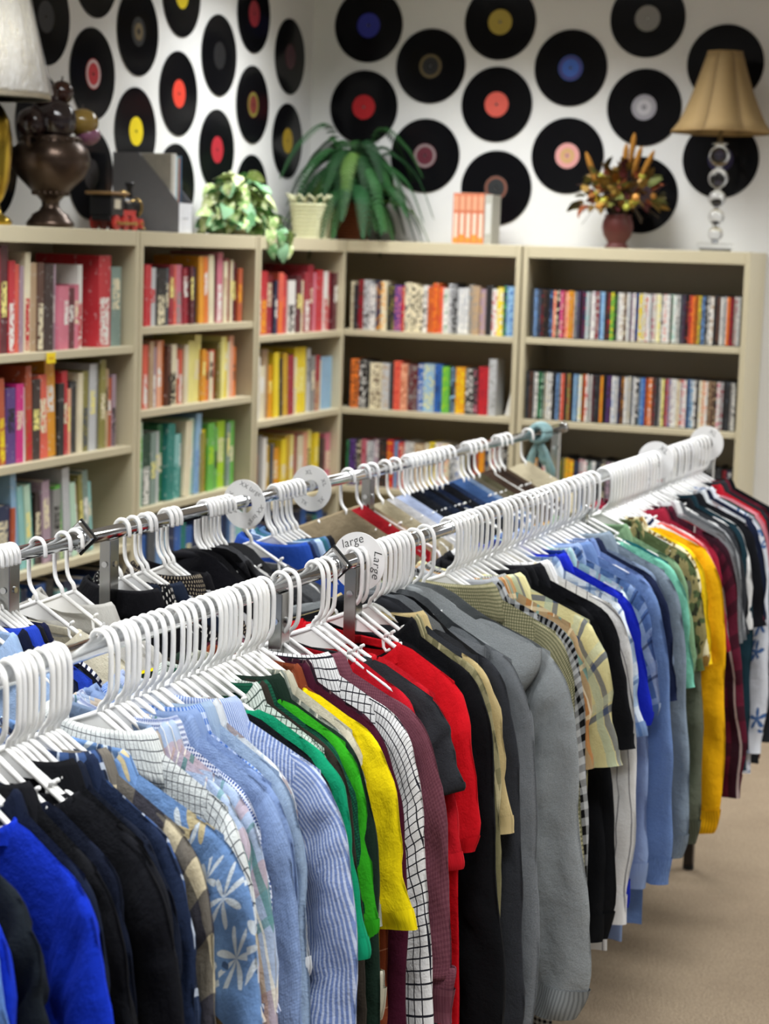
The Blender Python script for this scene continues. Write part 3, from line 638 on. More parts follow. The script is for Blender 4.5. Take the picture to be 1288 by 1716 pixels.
def garment(kind, desc, mat, loc, rz, label, group, seed, L=None, sl=None, cmat=None, d=None, res=1.0, face=None, lenk=1.0, out=None, slv=None, sc=None, dz=0.0, hu=.07):
    rg = np.random.RandomState(seed).rand(8); face = face if face is not None else (1 if rg[6] < .55 else -1)
    out = (rg[7]-.4)*.03 if out is None else out
    if kind == 'trousers':
        o = garr('trousers', trousers_arr(rg, L or .52), mat); MB().tube([(.03, -.017, -.12), (.05, -.018, -.3), (.05, -.018, -.45)], .002, 5).build('crease', mat, o)
        nm = 'trousers'
    else:
        P = dict(tee=(.76, 'short', .010), polo=(.78, 'short', .011), shirt=(.86, 'long', .011), shirt_short=(.80, 'short', .011), sweat=(.74, 'long', .014), hoodie=(.76, 'long', .015), jacket=(.80, 'long', .016), vest=(.74, None, .012), knit=(.74, 'cap', .013))[kind]
        L = L or P[0]; slt = P[1] if slv is None else slv; d = d or P[2]
        drop = .085 if kind in ('tee', 'vest') else .06
        nw = .116 if kind in ('tee', 'vest', 'knit', 'sweat', 'hoodie') else .106
        nm = dict(tee='t_shirt', polo='polo_shirt', shirt='shirt', shirt_short='shirt', sweat='sweatshirt', hoodie='hoodie', jacket='jacket', vest='vest', knit='sweater')[kind]
        o = garr(nm, body_arr(L, rg, d, face=face, res=res, drop=drop, nw=nw), mat)
        if slt:
            for s in (1, -1):
                q = garr('sleeve', sleeve_arr(s, slt, rg, d*1.15+.003, res, lenk=lenk, out=out, cuffed=kind in ('sweat', 'hoodie')), cmat[1] if isinstance(cmat, tuple) else mat, o)
                if slt == 'long': garr('cuff', sleeve_arr(s, slt, rg, d*1.15+.003, res, .915, 1.0, .0022, lenk=lenk, out=out, cuffed=kind in ('sweat', 'hoodie')), ribbed(mat) if kind in ('sweat', 'hoodie') else mat, q)
                else: garr('sleeve_hem', sleeve_arr(s, slt, rg, d*1.15+.003, res, .915, 1.0, .0010, out=out), cmat[0] if isinstance(cmat, tuple) else mat, q)
        cm = cmat if cmat is not None and not isinstance(cmat, tuple) else mat
        if kind in ('polo', 'shirt', 'shirt_short', 'jacket'):
            collar(o, cm, face, 1.0 if kind != 'polo' else .85)
            bx = -face*(d+.006)
            for i in range(5):
                z = -.20-.095*i; MB().tube([(0, bx, z), (0, bx-.002*face, z)], .0052, 10).build('button', MBTN, o)
        elif kind == 'hoodie': hood(o, cm, rg, side=1, hu=hu)
        else: neckrib(o, cm, face, drop*.62)
        if kind in ('sweat', 'hoodie'): garr('hem_band', body_arr(L, rg, d, face=face, res=res, drop=drop, nw=nw, z0=.925, z1=1.0, grow=.0018), ribbed(mat), o)
    sc = sc or (.93+.05*rg[2]); o.scale = (sc, 1, 1); o.location = (loc[0], loc[1], loc[2]+dz); o.rotation_euler = (0, 0, rz); tag(o, label, dict(t_shirt='t-shirt', polo_shirt='polo shirt').get(nm, nm), group); return o

# colours and patterns -----------------------------------------------------------
MATCOL = {}
def so(c): m = fabric('solid', c); MATCOL[m.name] = c; return m
def he(c): m = fabric('heather', c); MATCOL[m.name] = c; return m
def ribbed(mat):
    if mat.name not in MATCOL: return mat
    b = S(MATCOL[mat.name]); return fabric('stripe', tuple(x*.62 for x in b), tuple(x*.95 for x in b), .005, .55)
BK = '#131418'; NV = '#161c30'; RB = '#0f2fb4'; LB = '#8fa8d0'
hawaii = fabric('floral', '#6a8cbc', (13, 7, .042, S('#ccd6de'), None, .9, .62), (9, 5, .034, S('#c2b48e'), S('#6a5a40'), .8, .35), (11, 6, .040, S('#42587a'), None, .9, .7))
whitegrid = fabric('grid', '#cfd2cf', '#55585c', .0105, .11)
bwgrid = fabric('grid', '#dfdfdf', '#22222a', .0128, .14)
bstripe = fabric('stripe', '#7488b8', '#bcc6dc', .0062, .45)
pastel = fabric('plaid', '#a2b2cc', ('u', .12, 0, .3, '#c8b08a', .7), ('v', .13, .2, .3, '#b89898', .6), ('u', .12, .55, .07, '#4a7f7c', .8), ('v', .13, .7, .07, '#5f8f8f', .7), ('u', .06, .3, .05, '#e4e0d0', .8))
lattice = fabric('tweed', '#d0d6e4', '#43588c', .0095)
chambray = fabric('gingham', '#748ab2', '#869cc4', .003)
flannel = fabric('plaid', '#39507c', ('u', .05, 0, .4, '#15171e', .75), ('v', .05, .1, .4, '#15171e', .7), ('u', .05, .6, .12, '#b9c2cf', .8), ('v', .05, .7, .12, '#b9c2cf', .8))
bigcheck = fabric('plaid', '#c6ba9c', ('u', .11, 0, .5, '#2b2d38', .75), ('v', .11, 0, .5, '#1b2038', .75))
palef = fabric('floral', '#c9cdd0', (20, 5, .025, S('#9a8f90'), None, .9, .4), (17, 6, .026, S('#a8b4c0'), None, .9, .5))
mesh_g = fabric('tweed', '#0c3a2a', '#14553e', .006)
plaid_gc = fabric('plaid', '#8f9488', ('u', .04, 0, .3, '#4c5650', .7), ('v', .04, 0, .3, '#4c5650', .7), ('u', .04, .6, .1, '#dcd8c4', .8))
rustp = fabric('grid', '#7a3a22', '#a8745a', .06, .02)
darkplaid = fabric('plaid', '#3a1826', ('u', .05, 0, .4, '#17121a', .8), ('v', .05, 0, .4, '#17121a', .7), ('u', .05, .7, .08, '#7a5a5a', .7))
mauve = fabric('gingham', '#5f3440', '#70434e', .004)
khakip = fabric('plaid', '#8f8866', ('u', .05, 0, .35, '#5f5c40', .7), ('v', .05, .2, .35, '#6a6648', .6), ('u', .05, .7, .1, '#c9bd94', .7))
tweed = fabric('tweed', '#66664c', '#a29c7c', .011)
bwplaid = fabric('gingham', '#b4b6b8', '#121214', .022)
orangep = fabric('plaid', '#a98f6a', ('u', .05, 0, .3, '#b8763a', .7), ('u', .05, .5, .12, '#6aa09a', .8), ('v', .07, 0, .1, '#dcc8a0', .8), ('u', .05, .75, .06, '#e8dcc0', .8))
yelp = fabric('plaid', '#d8d09a', ('u', .075, 0, .14, '#2c4470', .7), ('v', .075, .3, .14, '#2c4470', .75), ('u', .075, .22, .2, '#b4c4ac', .7), ('v', .075, .55, .2, '#c4ccb0', .6))
wstripe = fabric('stripe', '#dcdcdc', '#8a8a8e', .024, .10)
lbplaid = fabric('plaid', '#a9c0dc', ('u', .06, 0, .3, '#e0e8f0', .8), ('v', .06, 0, .3, '#e0e8f0', .7), ('u', .06, .6, .1, '#3f5f94', .7), ('v', .06, .6, .1, '#3f5f94', .7))
aquap = fabric('plaid', '#9fc4c8', ('u', .06, 0, .3, '#d4dce0', .8), ('v', .06, .2, .25, '#4a6a94', .6), ('u', .06, .6, .1, '#a06a84', .6))
bluep = fabric('plaid', '#4a6494', ('u', .05, 0, .3, '#a9b9d0', .7), ('v', .05, 0, .3, '#8aa0c4', .7), ('v', .05, .6, .1, '#1c2a50', .7))
camo = fabric('camo', '#4c5a3a', '#8c8258', '#2e3024')
creamf = fabric('floral', '#e2d8b0', (26, 5, .02, S('#8a6a34'), None, .9, .4), (23, 4, .018, S('#3f4434'), None, .9, .5))
maroonp = fabric('plaid', '#54182a', ('u', .06, 0, .4, '#1c1018', .8), ('v', .06, 0, .4, '#2a121c', .7), ('u', .06, .7, .08, '#b8a8a4', .7))
greyp = fabric('plaid', '#c4c4c4', ('u', .07, 0, .3, '#6a5058', .6), ('v', .07, .2, .3, '#7a6a70', .6))
polka = fabric('dots', '#0e0e12', '#d8d4cc', .018, .55)
polkag = fabric('dots', '#141216', '#a89a84', .012, .5)
navstr = fabric('hstripe', '#dcdce0', '#1c2440', .014, .45)
wave = fabric('floral', '#3b4a6a', (24, 4, .02, S('#c8d0da'), None, .9, .5), (28, 5, .018, S('#12182a'), None, .9, .5))
denim = he('#44587c')

FRONT = [  # (shank px, corner px or None, kind, short colour phrase, material, options)
 (-190, 2, 'shirt', 'washed light blue', he('#5a7fc0'), {}),
 (-165, 24, 'tee', 'royal blue', so(RB), dict(slv='short')),
 (-122, 70, 'vest', 'charcoal', so('#161c22'), dict(slv='cap')),
 (-52, 138, 'sweat', 'royal blue', so(RB), dict(face=1, sc=1.05)),
 (-36, 158, 'polo', 'deep navy', so('#10182c'), {}),
 (-12, 170, 'polo', 'black floral-stitched', so(BK), dict(face=-1)),
 (10, 200, 'tee', 'washed navy', so('#121829'), {}),
 (32, 244, 'sweat', 'black', so('#101116'), dict(face=1, sc=1.08)),
 (40, None, 'tee', 'ink black', so(BK), {}),
 (50, 268, 'sweat', 'faded black', so('#16171c'), dict(sc=1.04)),
 (60, None, 'shirt', 'black', so('#0e0f13'), {}),
 (72, 287, 'polo', 'slate navy', so('#151b2a'), {}),
 (88, 300, 'shirt', 'dark denim blue', he('#1c2740'), dict(sc=1.0)),
 (98, 303, 'shirt_short', 'blue black plaid flannel', flannel, dict(sc=1.0)),
 (107, 322, 'shirt', 'cream and navy block check', bigcheck, dict(face=-1, sc=1.03)),
 (117, 352, 'shirt', 'blue tropical print', hawaii, dict(face=1, L=.88, sc=1.22, out=.05)),
 (186, 392, 'shirt', 'white with grey windowpane check', whitegrid, dict(face=-1, L=.62, lenk=.56, sc=1.03, out=-.03)),
 (197, 380, 'shirt_short', 'faded blue', so('#7f93b0'), dict(sc=.9)),
 (214, 402, 'shirt_short', 'pastel madras plaid', pastel, dict(L=.86, sc=1.0)),
 (224, 418, 'shirt', 'pastel olive plaid', pastel, dict(L=.84, sc=1.02)),
 (233, 430, 'shirt_short', 'blue lattice print', lattice, dict(L=.86, sc=1.0)),
 (248, 452, 'shirt', 'light chambray blue', chambray, dict(face=1, sc=1.04)),
 (262, 462, 'shirt', 'powder blue', so('#7a90b8'), dict(sc=1.02)),
 (276, None, 'shirt', 'blue gingham', fabric('gingham', '#c8d4e8', '#4a72b8', .012), {}),
 (290, None, 'shirt', 'ice blue', so('#90a4bc'), {}),
 (306, 478, 'shirt_short', 'pale grey floral', palef, {}),
 (317, 514, 'shirt', 'blue and white striped', bstripe, dict(face=-1, L=.9, sc=1.15)),
 (328, 508, 'tee', 'light blue', so('#8fa3b8'), {}),
 (342, 540, 'tee', 'black', so('#0c0f12'), dict(sc=1.04)),
 (357, 556, 'tee', 'emerald green', so('#0f8a62'), dict(L=.74, out=.02, sc=1.05)),
 (370, None, 'shirt', 'charcoal green check', fabric('grid', '#c8d0c8', '#46524c', .011, .16), {}),
 (378, 563, 'shirt', 'dark olive brown', so('#2b2620'), dict(L=.84, sc=1.02)),
 (386, 585, 'polo', 'dark green mesh', mesh_g, {}),
 (394, 592, 'tee', 'bright green', so('#2f9c1c'), dict(slv='short', sc=1.02)),
 (403, None, 'shirt', 'forest green', so('#15261d'), dict(L=.92, sc=1.06)),
 (417, 600, 'shirt_short', 'grey cream plaid', plaid_gc, {}),
 (428, 612, 'polo', 'cream with black tipping', so('#b9b4a0'), dict(cmat=(so('#17171a'), so('#b9b4a0')), L=.72, sc=.93, slv='long', lenk=.72)),
 (436, 622, 'tee', 'yellow', so('#e4cc0c'), dict(face=1, out=.035, sc=1.1)),
 (443, None, 'shirt', 'rust windowpane', rustp, dict(L=.9)),
 (448, 645, 'shirt', 'wine red', so('#3c0f22'), dict(L=.92, sc=1.02)),
 (458, 668, 'shirt', 'dark maroon plaid', darkplaid, {}),
 (487, 684, 'shirt', 'white with black grid', bwgrid, dict(face=-1, L=.92, lenk=1.12, sc=1.03)),
 (501, 704, 'polo', 'mauve', mauve, dict(face=-1, L=.8, slv='long', lenk=.78, sc=1.1)),
 (541, 708, 'tee', 'crimson', so('#b81524'), dict(L=.78, sc=.92)),
 (550, 712, 'knit', 'charcoal ribbed', he('#2c2d31'), dict(sc=1.07)),
 (561, 724, 'tee', 'cherry red', so('#c01824'), dict(face=1, L=.8, sc=1.03)),
 (606, 745, 'tee', 'scarlet', so('#c81420'), dict(face=1, sc=1.06)),
 (616, 756, 'tee', 'black', so(BK), {}),
 (635, 765, 'jacket', 'black', so('#0c0d10'), dict(L=.95, sc=1.08)),
 (645, 790, 'shirt', 'olive khaki plaid', khakip, dict(lenk=.95, sc=1.06)),
 (654, 800, 'shirt_short', 'tan', so('#b9a678'), dict(L=.82, sc=1.06)),
 (662, 826, 'hoodie', 'charcoal', he('#2c2e33'), dict(L=.8, lenk=1.04, sc=1.08, hu=.085)),
 (670, None, 'tee', 'dark teal', so('#1d4a4c'), {}),
 (677, 850, 'hoodie', 'mid grey heather', he('#6e7276'), dict(L=.8, lenk=1.05, sc=1.1)),
 (684, None, 'sweat', 'slate grey', he('#4a4d52'), dict(sc=.88)),
 (692, 876, 'sweat', 'ash grey', he('#868a8c'), dict(lenk=.95, sc=.9)),
 (709, 905, 'hoodie', 'light grey heather', he('#8b9092'), dict(L=.8, lenk=1.0, out=.015, sc=1.24, hu=.105)),
 (727, 922, 'sweat', 'pale grey', he('#9aa0a2'), {}),
 (766, 936, 'shirt', 'olive tweed check', tweed, dict(sc=1.06)),
 (772, None, 'sweat', 'stone grey', he('#7e8284'), {}),
 (779, 958, 'shirt', 'black and white checked flannel', bwplaid, dict(L=.88, lenk=1.1, sc=1.06)),
 (785, None, 'shirt', 'light grey', so('#a5a8ac'), {}),
 (792, 968, 'shirt_short', 'orange and teal plaid', orangep, dict(L=.84, sc=1.04)),
 (799, None, 'shirt', 'black and white small check', fabric('gingham', '#b0b0ac', '#16161a', .011), dict(L=.95, lenk=1.1)),
 (807, 986, 'shirt_short', 'yellow and blue plaid', yelp, dict(face=-1, sc=1.14)),
 (816, None, 'shirt', 'charcoal', so('#1d1e22'), {}),
 (825, 1002, 'shirt', 'black', so('#0e0f12'), dict(L=.9)),
 (835, 1016, 'shirt', 'jet black', so('#101114'), dict(L=.9, sc=1.02)),
 (845, 1032, 'shirt_short', 'black', so('#131418'), dict(out=.03, sc=1.1)),
 (851, None, 'shirt', 'cream', so('#d4cdb6'), {}),
 (857, 1052, 'shirt', 'white with grey stripes', wstripe, dict(L=.86, sc=1.1)),
 (865, 1062, 'tee', 'dark navy', so(NV), {}),
 (874, 1072, 'shirt_short', 'light blue plaid', lbplaid, dict(out=.03, sc=1.06)),
 (883, 1078, 'shirt', 'royal blue', so('#14279c'), dict(L=.88)),
 (892, 1086, 'polo', 'cobalt blue', so('#1a2ab4'), dict(sc=1.04)),
 (900, None, 'shirt', 'deep blue', so('#16308c'), dict(L=.9)),
 (908, 1098, 'shirt_short', 'aqua plaid', aquap, {}),
 (916, 1108, 'shirt_short', 'blue plaid', bluep, dict(sc=1.04)),
 (924, None, 'shirt', 'pale blue', so('#889cc2'), dict(L=.92)),
 (932, 1122, 'shirt', 'chambray blue', he('#6680b0'), dict(face=-1, L=.9, sc=1.08)),
 (940, None, 'shirt', 'soft blue check', fabric('gingham', '#d4dcec', '#6a84bc', .012), {}),
 (947, 1136, 'shirt', 'cornflower blue', he('#7188ba'), {}),
 (953, 1142, 'polo', 'navy', so('#18203a'), dict(sc=1.02)),
 (962, 1152, 'tee', 'grey blue', he('#73839c'), {}),
 (970, 1160, 'shirt', 'denim grey', he('#7c8a98'), dict(sc=1.03)),
 (978, None, 'polo', 'steel blue', he('#5a7084'), {}),
 (986, 1176, 'tee', 'mint green', so('#72b8a0'), dict(sc=1.03)),
 (995, 1182, 'tee', 'deep teal', so('#1f5f66'), {}),
 (1004, 1192, 'shirt_short', 'sage green', he('#7a9a76'), {}),
 (1024, 1198, 'shirt_short', 'green camouflage', camo, {}),
 (1029, None, 'sweat', 'olive grey', he('#5c6052'), dict(L=.86, lenk=1.05)),
 (1034, 1206, 'shirt_short', 'cream floral', creamf, {}),
 (1039, 1214, 'tee', 'yellow', so('#e8c41a'), {}),
 (1044, 1220, 'sweat', 'golden yellow', so('#e2a70c'), dict(L=.78, lenk=1.05, sc=1.06)),
 (1049, None, 'polo', 'navy and white', navstr, {}),
 (1054, 1228, 'tee', 'white', so('#d8d8d4'), {}),
 (1059, 1234, 'tee', 'orange red', so('#d8421c'), {}),
 (1064, None, 'tee', 'coral pink', so('#d2868c'), {}),
 (1069, 1244, 'polo', 'crimson', so('#8a1c30'), {}),
 (1074, None, 'polo', 'wine', so('#6a1628'), {}),
 (1079, 1252, 'shirt', 'maroon plaid', maroonp, dict(sc=1.03)),
 (1084, None, 'tee', 'brick red', so('#8a2a2a'), {}),
 (1090, 1262, 'tee', 'grey heather', he('#6c6e70'), {}),
 (1095, None, 'shirt', 'grey and maroon plaid', greyp, {}),
 (1100, 1270, 'polo', 'mid grey', he('#57595c'), {}),
 (1106, None, 'tee', 'silver grey', he('#8c8e90'), {}),
 (1112, 1282, 'tee', 'charcoal', he('#303236'), {}),
 (1117, None, 'polo', 'black', so(BK), {}),
 (1122, 1292, 'shirt', 'dark teal', so('#18303a'), {}),
 (1127, None, 'tee', 'white', so('#dcdcda'), {}),
 (1132, 1300, 'polo', 'black', so('#111216'), {}),
 (1138, None, 'tee', 'burgundy', so('#4a1424'), {}),
 (1143, None, 'shirt_short', 'blue and white floral', palef, {}),
 (1149, None, 'polo', 'dark navy', so(NV), {}),
 (1154, None, 'shirt', 'white and blue print', fabric('floral', '#d8dce4', (22, 5, .024, S('#4a6a9c'), None, .9, .4)), {}),
 (1160, None, 'tee', 'forest green', so('#1c3a30'), {}),
 (1165, None, 'tee', 'rose pink', so('#d0808c'), {}),
 (1170, None, 'polo', 'red', so('#b01c2c'), {}),
 (1176, None, 'shirt', 'charcoal', so('#26282c'), {}),
 (1182, None, 'shirt', 'maroon', so('#5a1a28'), {}),
 (1188, None, 'jacket', 'black', so('#101114'), {}),
]
NOUN = dict(tee='T-shirt', polo='polo shirt', shirt='long-sleeved shirt', shirt_short='short-sleeved shirt', sweat='sweatshirt', hoodie='hoodie', jacket='jacket', vest='vest', knit='sweater', trousers='trousers')
def hang_all(LIST, fn, flip, rail, seed0):
    prev_y = None
    for i, (px, cor, kind, cd_, mat, op) in enumerate(LIST):
        rs = np.random.RandomState(seed0+i)
        th = solve_th(fn, px, cor) if cor is not None else math.radians(22)
        if flip: th = math.radians(20)+rs.uniform(-.05, .05)
        if not flip: th = .45*th+.55*math.radians(np.interp(px, [-200, 300, 700, 1200], [28, 20, 20, 16]))
        th += rs.uniform(-.025, .025)
        y = solve_y(fn, px, th, -.0185 if flip else .0225, .0 if flip else -.03)
        if flip: y = solve_y(fn, px, th, .0185, 0.0)
        loc = (fn(y), y, BH)
        nb = [LIST[j][3] for j in (i-1, i+1) if 0 <= j < len(LIST)]
        me = '%s %s' % (cd_, NOUN[kind])
        lab = '%s hanging next to the %s one, %s rail' % (me, nb[-1], rail)
        dup_ = sum(1 for q in LIST if q[2] == kind and q[3] == cd_) > 1
        hanger(loc, -th, flip, ('white plastic hanger holding the %s by the %s one, %s rail' % (me, nb[-1], rail)) if dup_ else 'white plastic hanger holding the %s, %s rail' % (me, rail), 'white hangers on the %s rail' % rail)
        res = 1.5 if (px < 740 and not flip) else 1.0
        garment(kind, cd_, mat, loc, -th, lab, 'clothes on the %s rail' % rail, seed0+i, res=res, **op)
hang_all(FRONT, FB, False, 'front', 100)
BACK = [
 (-30, None, 'polo', 'pale blue', so('#9ab4d8'), {}), (-12, None, 'polo', 'deep navy', so('#10162c'), {}),
 (4, None, 'polo', 'royal blue', so('#2440b0'), {}), (12, None, 'polo', 'black', so(BK), {}), (19, None, 'tee', 'dark slate', so('#222a36'), {}), (26, None, 'polo', 'navy', so('#161a38'), dict(face=1)),
 (32, None, 'tee', 'navy striped', navstr, {}),
 (76, None, 'tee', 'cream with blue band', so('#d4cdb8'), dict(face=1)), (118, None, 'tee', 'light grey', he('#b9b8b6'), dict(face=1)), (138, None, 'polo', 'stone grey', so('#b4b2ac'), dict(face=-1)),
 (217, None, 'polo', 'black', so('#101014'), dict(face=-1)), (235, None, 'shirt', 'black polka-dot', polka, dict(face=1)),
 (254, None, 'polo', 'dark navy', so('#1a2232'), dict(face=-1)), (262, None, 'tee', 'silver grey', he('#a0a2a6'), dict(face=1)),
 (289, None, 'shirt', 'dark dotted', polkag, {}), (297, None, 'tee', 'pale grey', he('#b6b6b8'), dict(face=1)), (304, None, 'shirt', 'black', so('#121216'), {}),
 (354, None, 'hoodie', 'black', so('#131318'), {}), (360, None, 'jacket', 'jet black', so('#0d0d10'), {}), (366, None, 'hoodie', 'coal black', so('#17171a'), {}), (372, None, 'jacket', 'black', so('#111113'), {}),
 (379, None, 'sweat', 'charcoal', he('#2c2d30'), {}), (386, None, 'sweat', 'dark grey', he('#3a3b3e'), {}), (394, None, 'hoodie', 'slate grey', he('#4a4b4e'), {}), (434, None, 'sweat', 'grey', he('#6f7174'), {}),
 (470, None, 'shirt', 'cobalt blue', so('#2448a0'), {}), (476, None, 'shirt', 'navy', so('#18244a'), {}), (483, None, 'shirt', 'denim blue', denim, {}), (490, None, 'shirt', 'pale blue', so('#a4b8d4'), dict(face=-1)),
 (497, None, 'shirt', 'dark teal', so('#2a5a6a'), {}), (504, None, 'shirt', 'steel blue', he('#4a6a90'), dict(face=-1)), (511, None, 'shirt', 'black', so('#121216'), {}),
 (594, None, 'trousers', 'khaki', so('#8a7c64'), dict(L=.5)), (620, None, 'trousers', 'red', so('#9c1a24'), dict(L=.46)), (634, None, 'trousers', 'tan', so('#a89a7c'), dict(L=.52)),
 (655, None, 'trousers', 'stone', so('#b0a68c'), dict(L=.55)), (672, None, 'trousers', 'white', so('#c8c8cc'), dict(L=.5)),
 (692, None, 'trousers', 'pale blue', so('#b0bcd8'), dict(L=.5)), (699, None, 'trousers', 'ink black', so('#14161a'), dict(L=.5)), (706, None, 'trousers', 'charcoal', so('#1e2026'), {}), (713, None, 'trousers', 'dark navy', so('#181e2c'), {}),
 (721, None, 'trousers', 'navy', so('#1c2436'), {}), (729, None, 'trousers', 'black', so('#121318'), {}), (737, None, 'trousers', 'slate', so('#262c38'), {}), (745, None, 'trousers', 'midnight blue', so('#1c2640'), {}), (754, None, 'trousers', 'coal', so('#17181c'), {}), (763, None, 'trousers', 'dark denim', so('#243250'), {}),
 (790, None, 'trousers', 'washed denim', so('#3f5c8c'), {}), (798, None, 'trousers', 'pale denim', so('#7f94b0'), {}), (807, None, 'trousers', 'taupe', so('#6c6452'), {}), (816, None, 'trousers', 'olive', so('#5c5844'), {}),
 (842, None, 'trousers', 'brown', so('#4a3a30'), {}), (850, None, 'trousers', 'dark brown', so('#3a2e28'), {}), (858, None, 'trousers', 'mocha', so('#5a4a3c'), {}), (893, None, 'trousers', 'cream', so('#d8cdae'), dict(L=.55)),
]
hang_all(BACK, BB, True, 'back', 500)
# pink flowers stitched on the black polo shirt
_pp = [x for x in bpy.data.objects if x.get('label', '').startswith('black floral-stitched')][0]
for (u, z, r, n) in ((.175, -.21, .016, .030), (.20, -.52, .021, .034)):
    m = MB()
    for k in range(11):
        a = 2*math.pi*k/11; b = r*(.75+.25*((k*7) % 3)/2); da = .13
        m.add([(u, -n, z), (u+b*.6*math.cos(a-da), -n-.0015, z+b*.6*math.sin(a-da)), (u+b*math.cos(a), -n-.001, z+b*math.sin(a)), (u+b*.6*math.cos(a+da), -n-.0015, z+b*.6*math.sin(a+da))], [(0, 1, 2, 3)])
    m.build('stitched_flower', plain('#b0506c', .8), _pp)

# ------------------------------------------------------------------ size dividers
def text_mesh(body, size):
    c = bpy.data.curves.new('lettering', 'FONT'); c.body = body; c.size = size; c.align_x = 'CENTER'; c.align_y = 'CENTER'; c.extrude = .0002; c.shear = .12; c.space_character = 1.05; c.offset = -.0002
    o = bpy.data.objects.new('lettering', c); COL.objects.link(o); dg = bpy.context.evaluated_depsgraph_get(); me = bpy.data.meshes.new_from_object(o.evaluated_get(dg)); bpy.data.objects.remove(o); bpy.data.curves.remove(c); me.name = 'lettering'; me.materials.clear(); return me
MINK = plain('#1a1a1e', .6)
def divider(fn, px, th, words, lab, rail, r=.05, tilt=0.0):
    y = solve_y(fn, px, th, 0, -.018); me = ring_mesh('size_divider', .0185, r, -.0011, .0011, 48)
    o = obj('size_divider', me, MHANG, loc=(fn(y), y, BH-.0055), rot=(0, tilt, -th)); tag(o, lab, 'size divider', 'round size dividers on the %s rail' % rail)
    for (wd, ang, sz) in words:
        t = text_mesh(wd, sz); rr = (.0185+r)/2+.001; obj('lettering', t, MINK, o, loc=(rr*math.sin(ang), -.0013, rr*math.cos(ang)), rot=(math.pi/2, ang, 0))
divider(FB, 600, .12, [('large', -.35, .021), ('Large', 1.65, .021), ('L', 3.6, .021)], 'round white size disc lettered large on the front rail', 'front')
divider(BB, 409, .12, [('XX large', .4, .014), ('XX large', 2.2, .014), ('XX', -1.2, .014)], 'round white size disc behind the grey hoodies on the back rail', 'back')
divider(BB, 521, .12, [('XL', -.2, .014), ('XL', 1.1, .014), ('XL', 2.3, .014), ('XL', 3.6, .014)], 'round white size disc behind the blue shirts on the back rail', 'back')
divider(FB, 1098, .12, [('XL', .6, .02)], 'round white size disc among the packed far hangers', 'front')
divider(FB, 1183, .12, [('XL', .5, .02)], 'round white size disc at the far end of the front rail', 'front')
# teal plastic bag knotted on the far end of the back rail
def bag():
    y = solve_y(BB, 903, 0, 0, 0); x = BB(y); r = empty('plastic_bag', (x, y, BH)); tag(r, 'translucent teal plastic bag knotted round the far end of the back rail', 'plastic bag')
    t = NT('teal_film'); tc = t.n('ShaderNodeTexCoord'); nz = t.noise(60, tc.outputs['Object'], 4); t.set(col=t.mix(nz.outputs[0], S('#5f8f94'), S('#a8c8c8')), rough=.35); t.b.inputs['Alpha'].default_value = .82; t.bump(nz.outputs[0], .8, .01)
    m = MB()
    for k in range(4): m.tube([((.022+.002*k)*math.cos(a), -.02+.013*k+.006*math.sin(a), (.022+.002*(k % 2))*math.sin(a)) for a in np.linspace(0, 2*math.pi, 20)], .0085, 7)
    m.build('wrap', t.m, r, True); m = MB()
    for k, (a, b) in enumerate(((-.02, -.09), (.012, -.075), (.03, -.11))): m.tube([(0, 0, -.028), (a*.6, 0, -.05), (a*1.3, .004, b), (a*1.6, .008, b-.02)], [.012, .010, .015, .004], 8)
    m.build('tail', t.m, r, True)
bag()

# ------------------------------------------------------------------ things on top of the bookcases
def on_left(px, x=.17):
    p = hit(px, 390, 0, x); return Vector((x, p[1], TOP))
def on_back(px, y=-.17):
    p = hit(px, 412, 1, y); return Vector((p[0], y, TOP))
def m_per_px(p): return float((np.array(p)-CAM)@_f)/FPX
TOW = math.atan2(CAM[1]+1.5, CAM[0]-.3)   # heading from the corner towards the viewer

# gold lamp with a shade still in its plastic wrap
def wrapped_lamp():
    p = on_left(-14); k = m_per_px(p); r = empty('table_lamp', p); tag(r, 'gold table lamp with white shade still in plastic wrap beside the urn', 'lamp')
    gold = plain('#b89a3a', .22, 1.0, .5, .05)
    MB().lathe([(.055, 0), (.06, .01), (.05, .022), (.03, .035), (.022, .06), (.035, .08), (.052, .13), (.058, .20), (.058, .25), (.05, .30), (.032, .335), (.018, .35), (.014, .40)], 28).build('base', gold, r, True)
    z0 = (375-166)*k
    t = NT('lampshade_fabric'); tc = t.n('ShaderNodeTexCoord'); nz = t.noise(30, tc.outputs['Object']); t.set(col=t.mix(nz.outputs[0], S('#c9bfa6'), S('#ddd6c2')), rough=.8)
    MB().lathe([(.168, z0), (.10, z0+.30), (.097, z0+.30), (.165, z0)], 40).build('lamp_shade', t.m, r, True)
    t = NT('clear_wrap'); tc = t.n('ShaderNodeTexCoord'); mp = t.n('ShaderNodeMapping'); mp.inputs['Scale'].default_value = (9, 9, 2.0); t.l(tc.outputs['Object'], mp.inputs[0]); nz = t.noise(3.0, mp.outputs[0], 5, .65)
    t.set(col=(.78, .78, .78), rough=.12, spec=.8); t.sock(t.M('MULTIPLY_ADD', nz.outputs[0], .6, .05), t.b.inputs['Alpha']); t.bump(nz.outputs[0], 1.0, .03)
    MB().lathe([(.1685, z0+.012), (.172, z0+.02), (.136, z0+.16), (.104, z0+.302), (.05, z0+.31)], 64, mod=lambda a: 1+.018*math.sin(11*a)+.012*math.sin(23*a+1)).build('plastic_wrap', t.m, r, True)
wrapped_lamp()

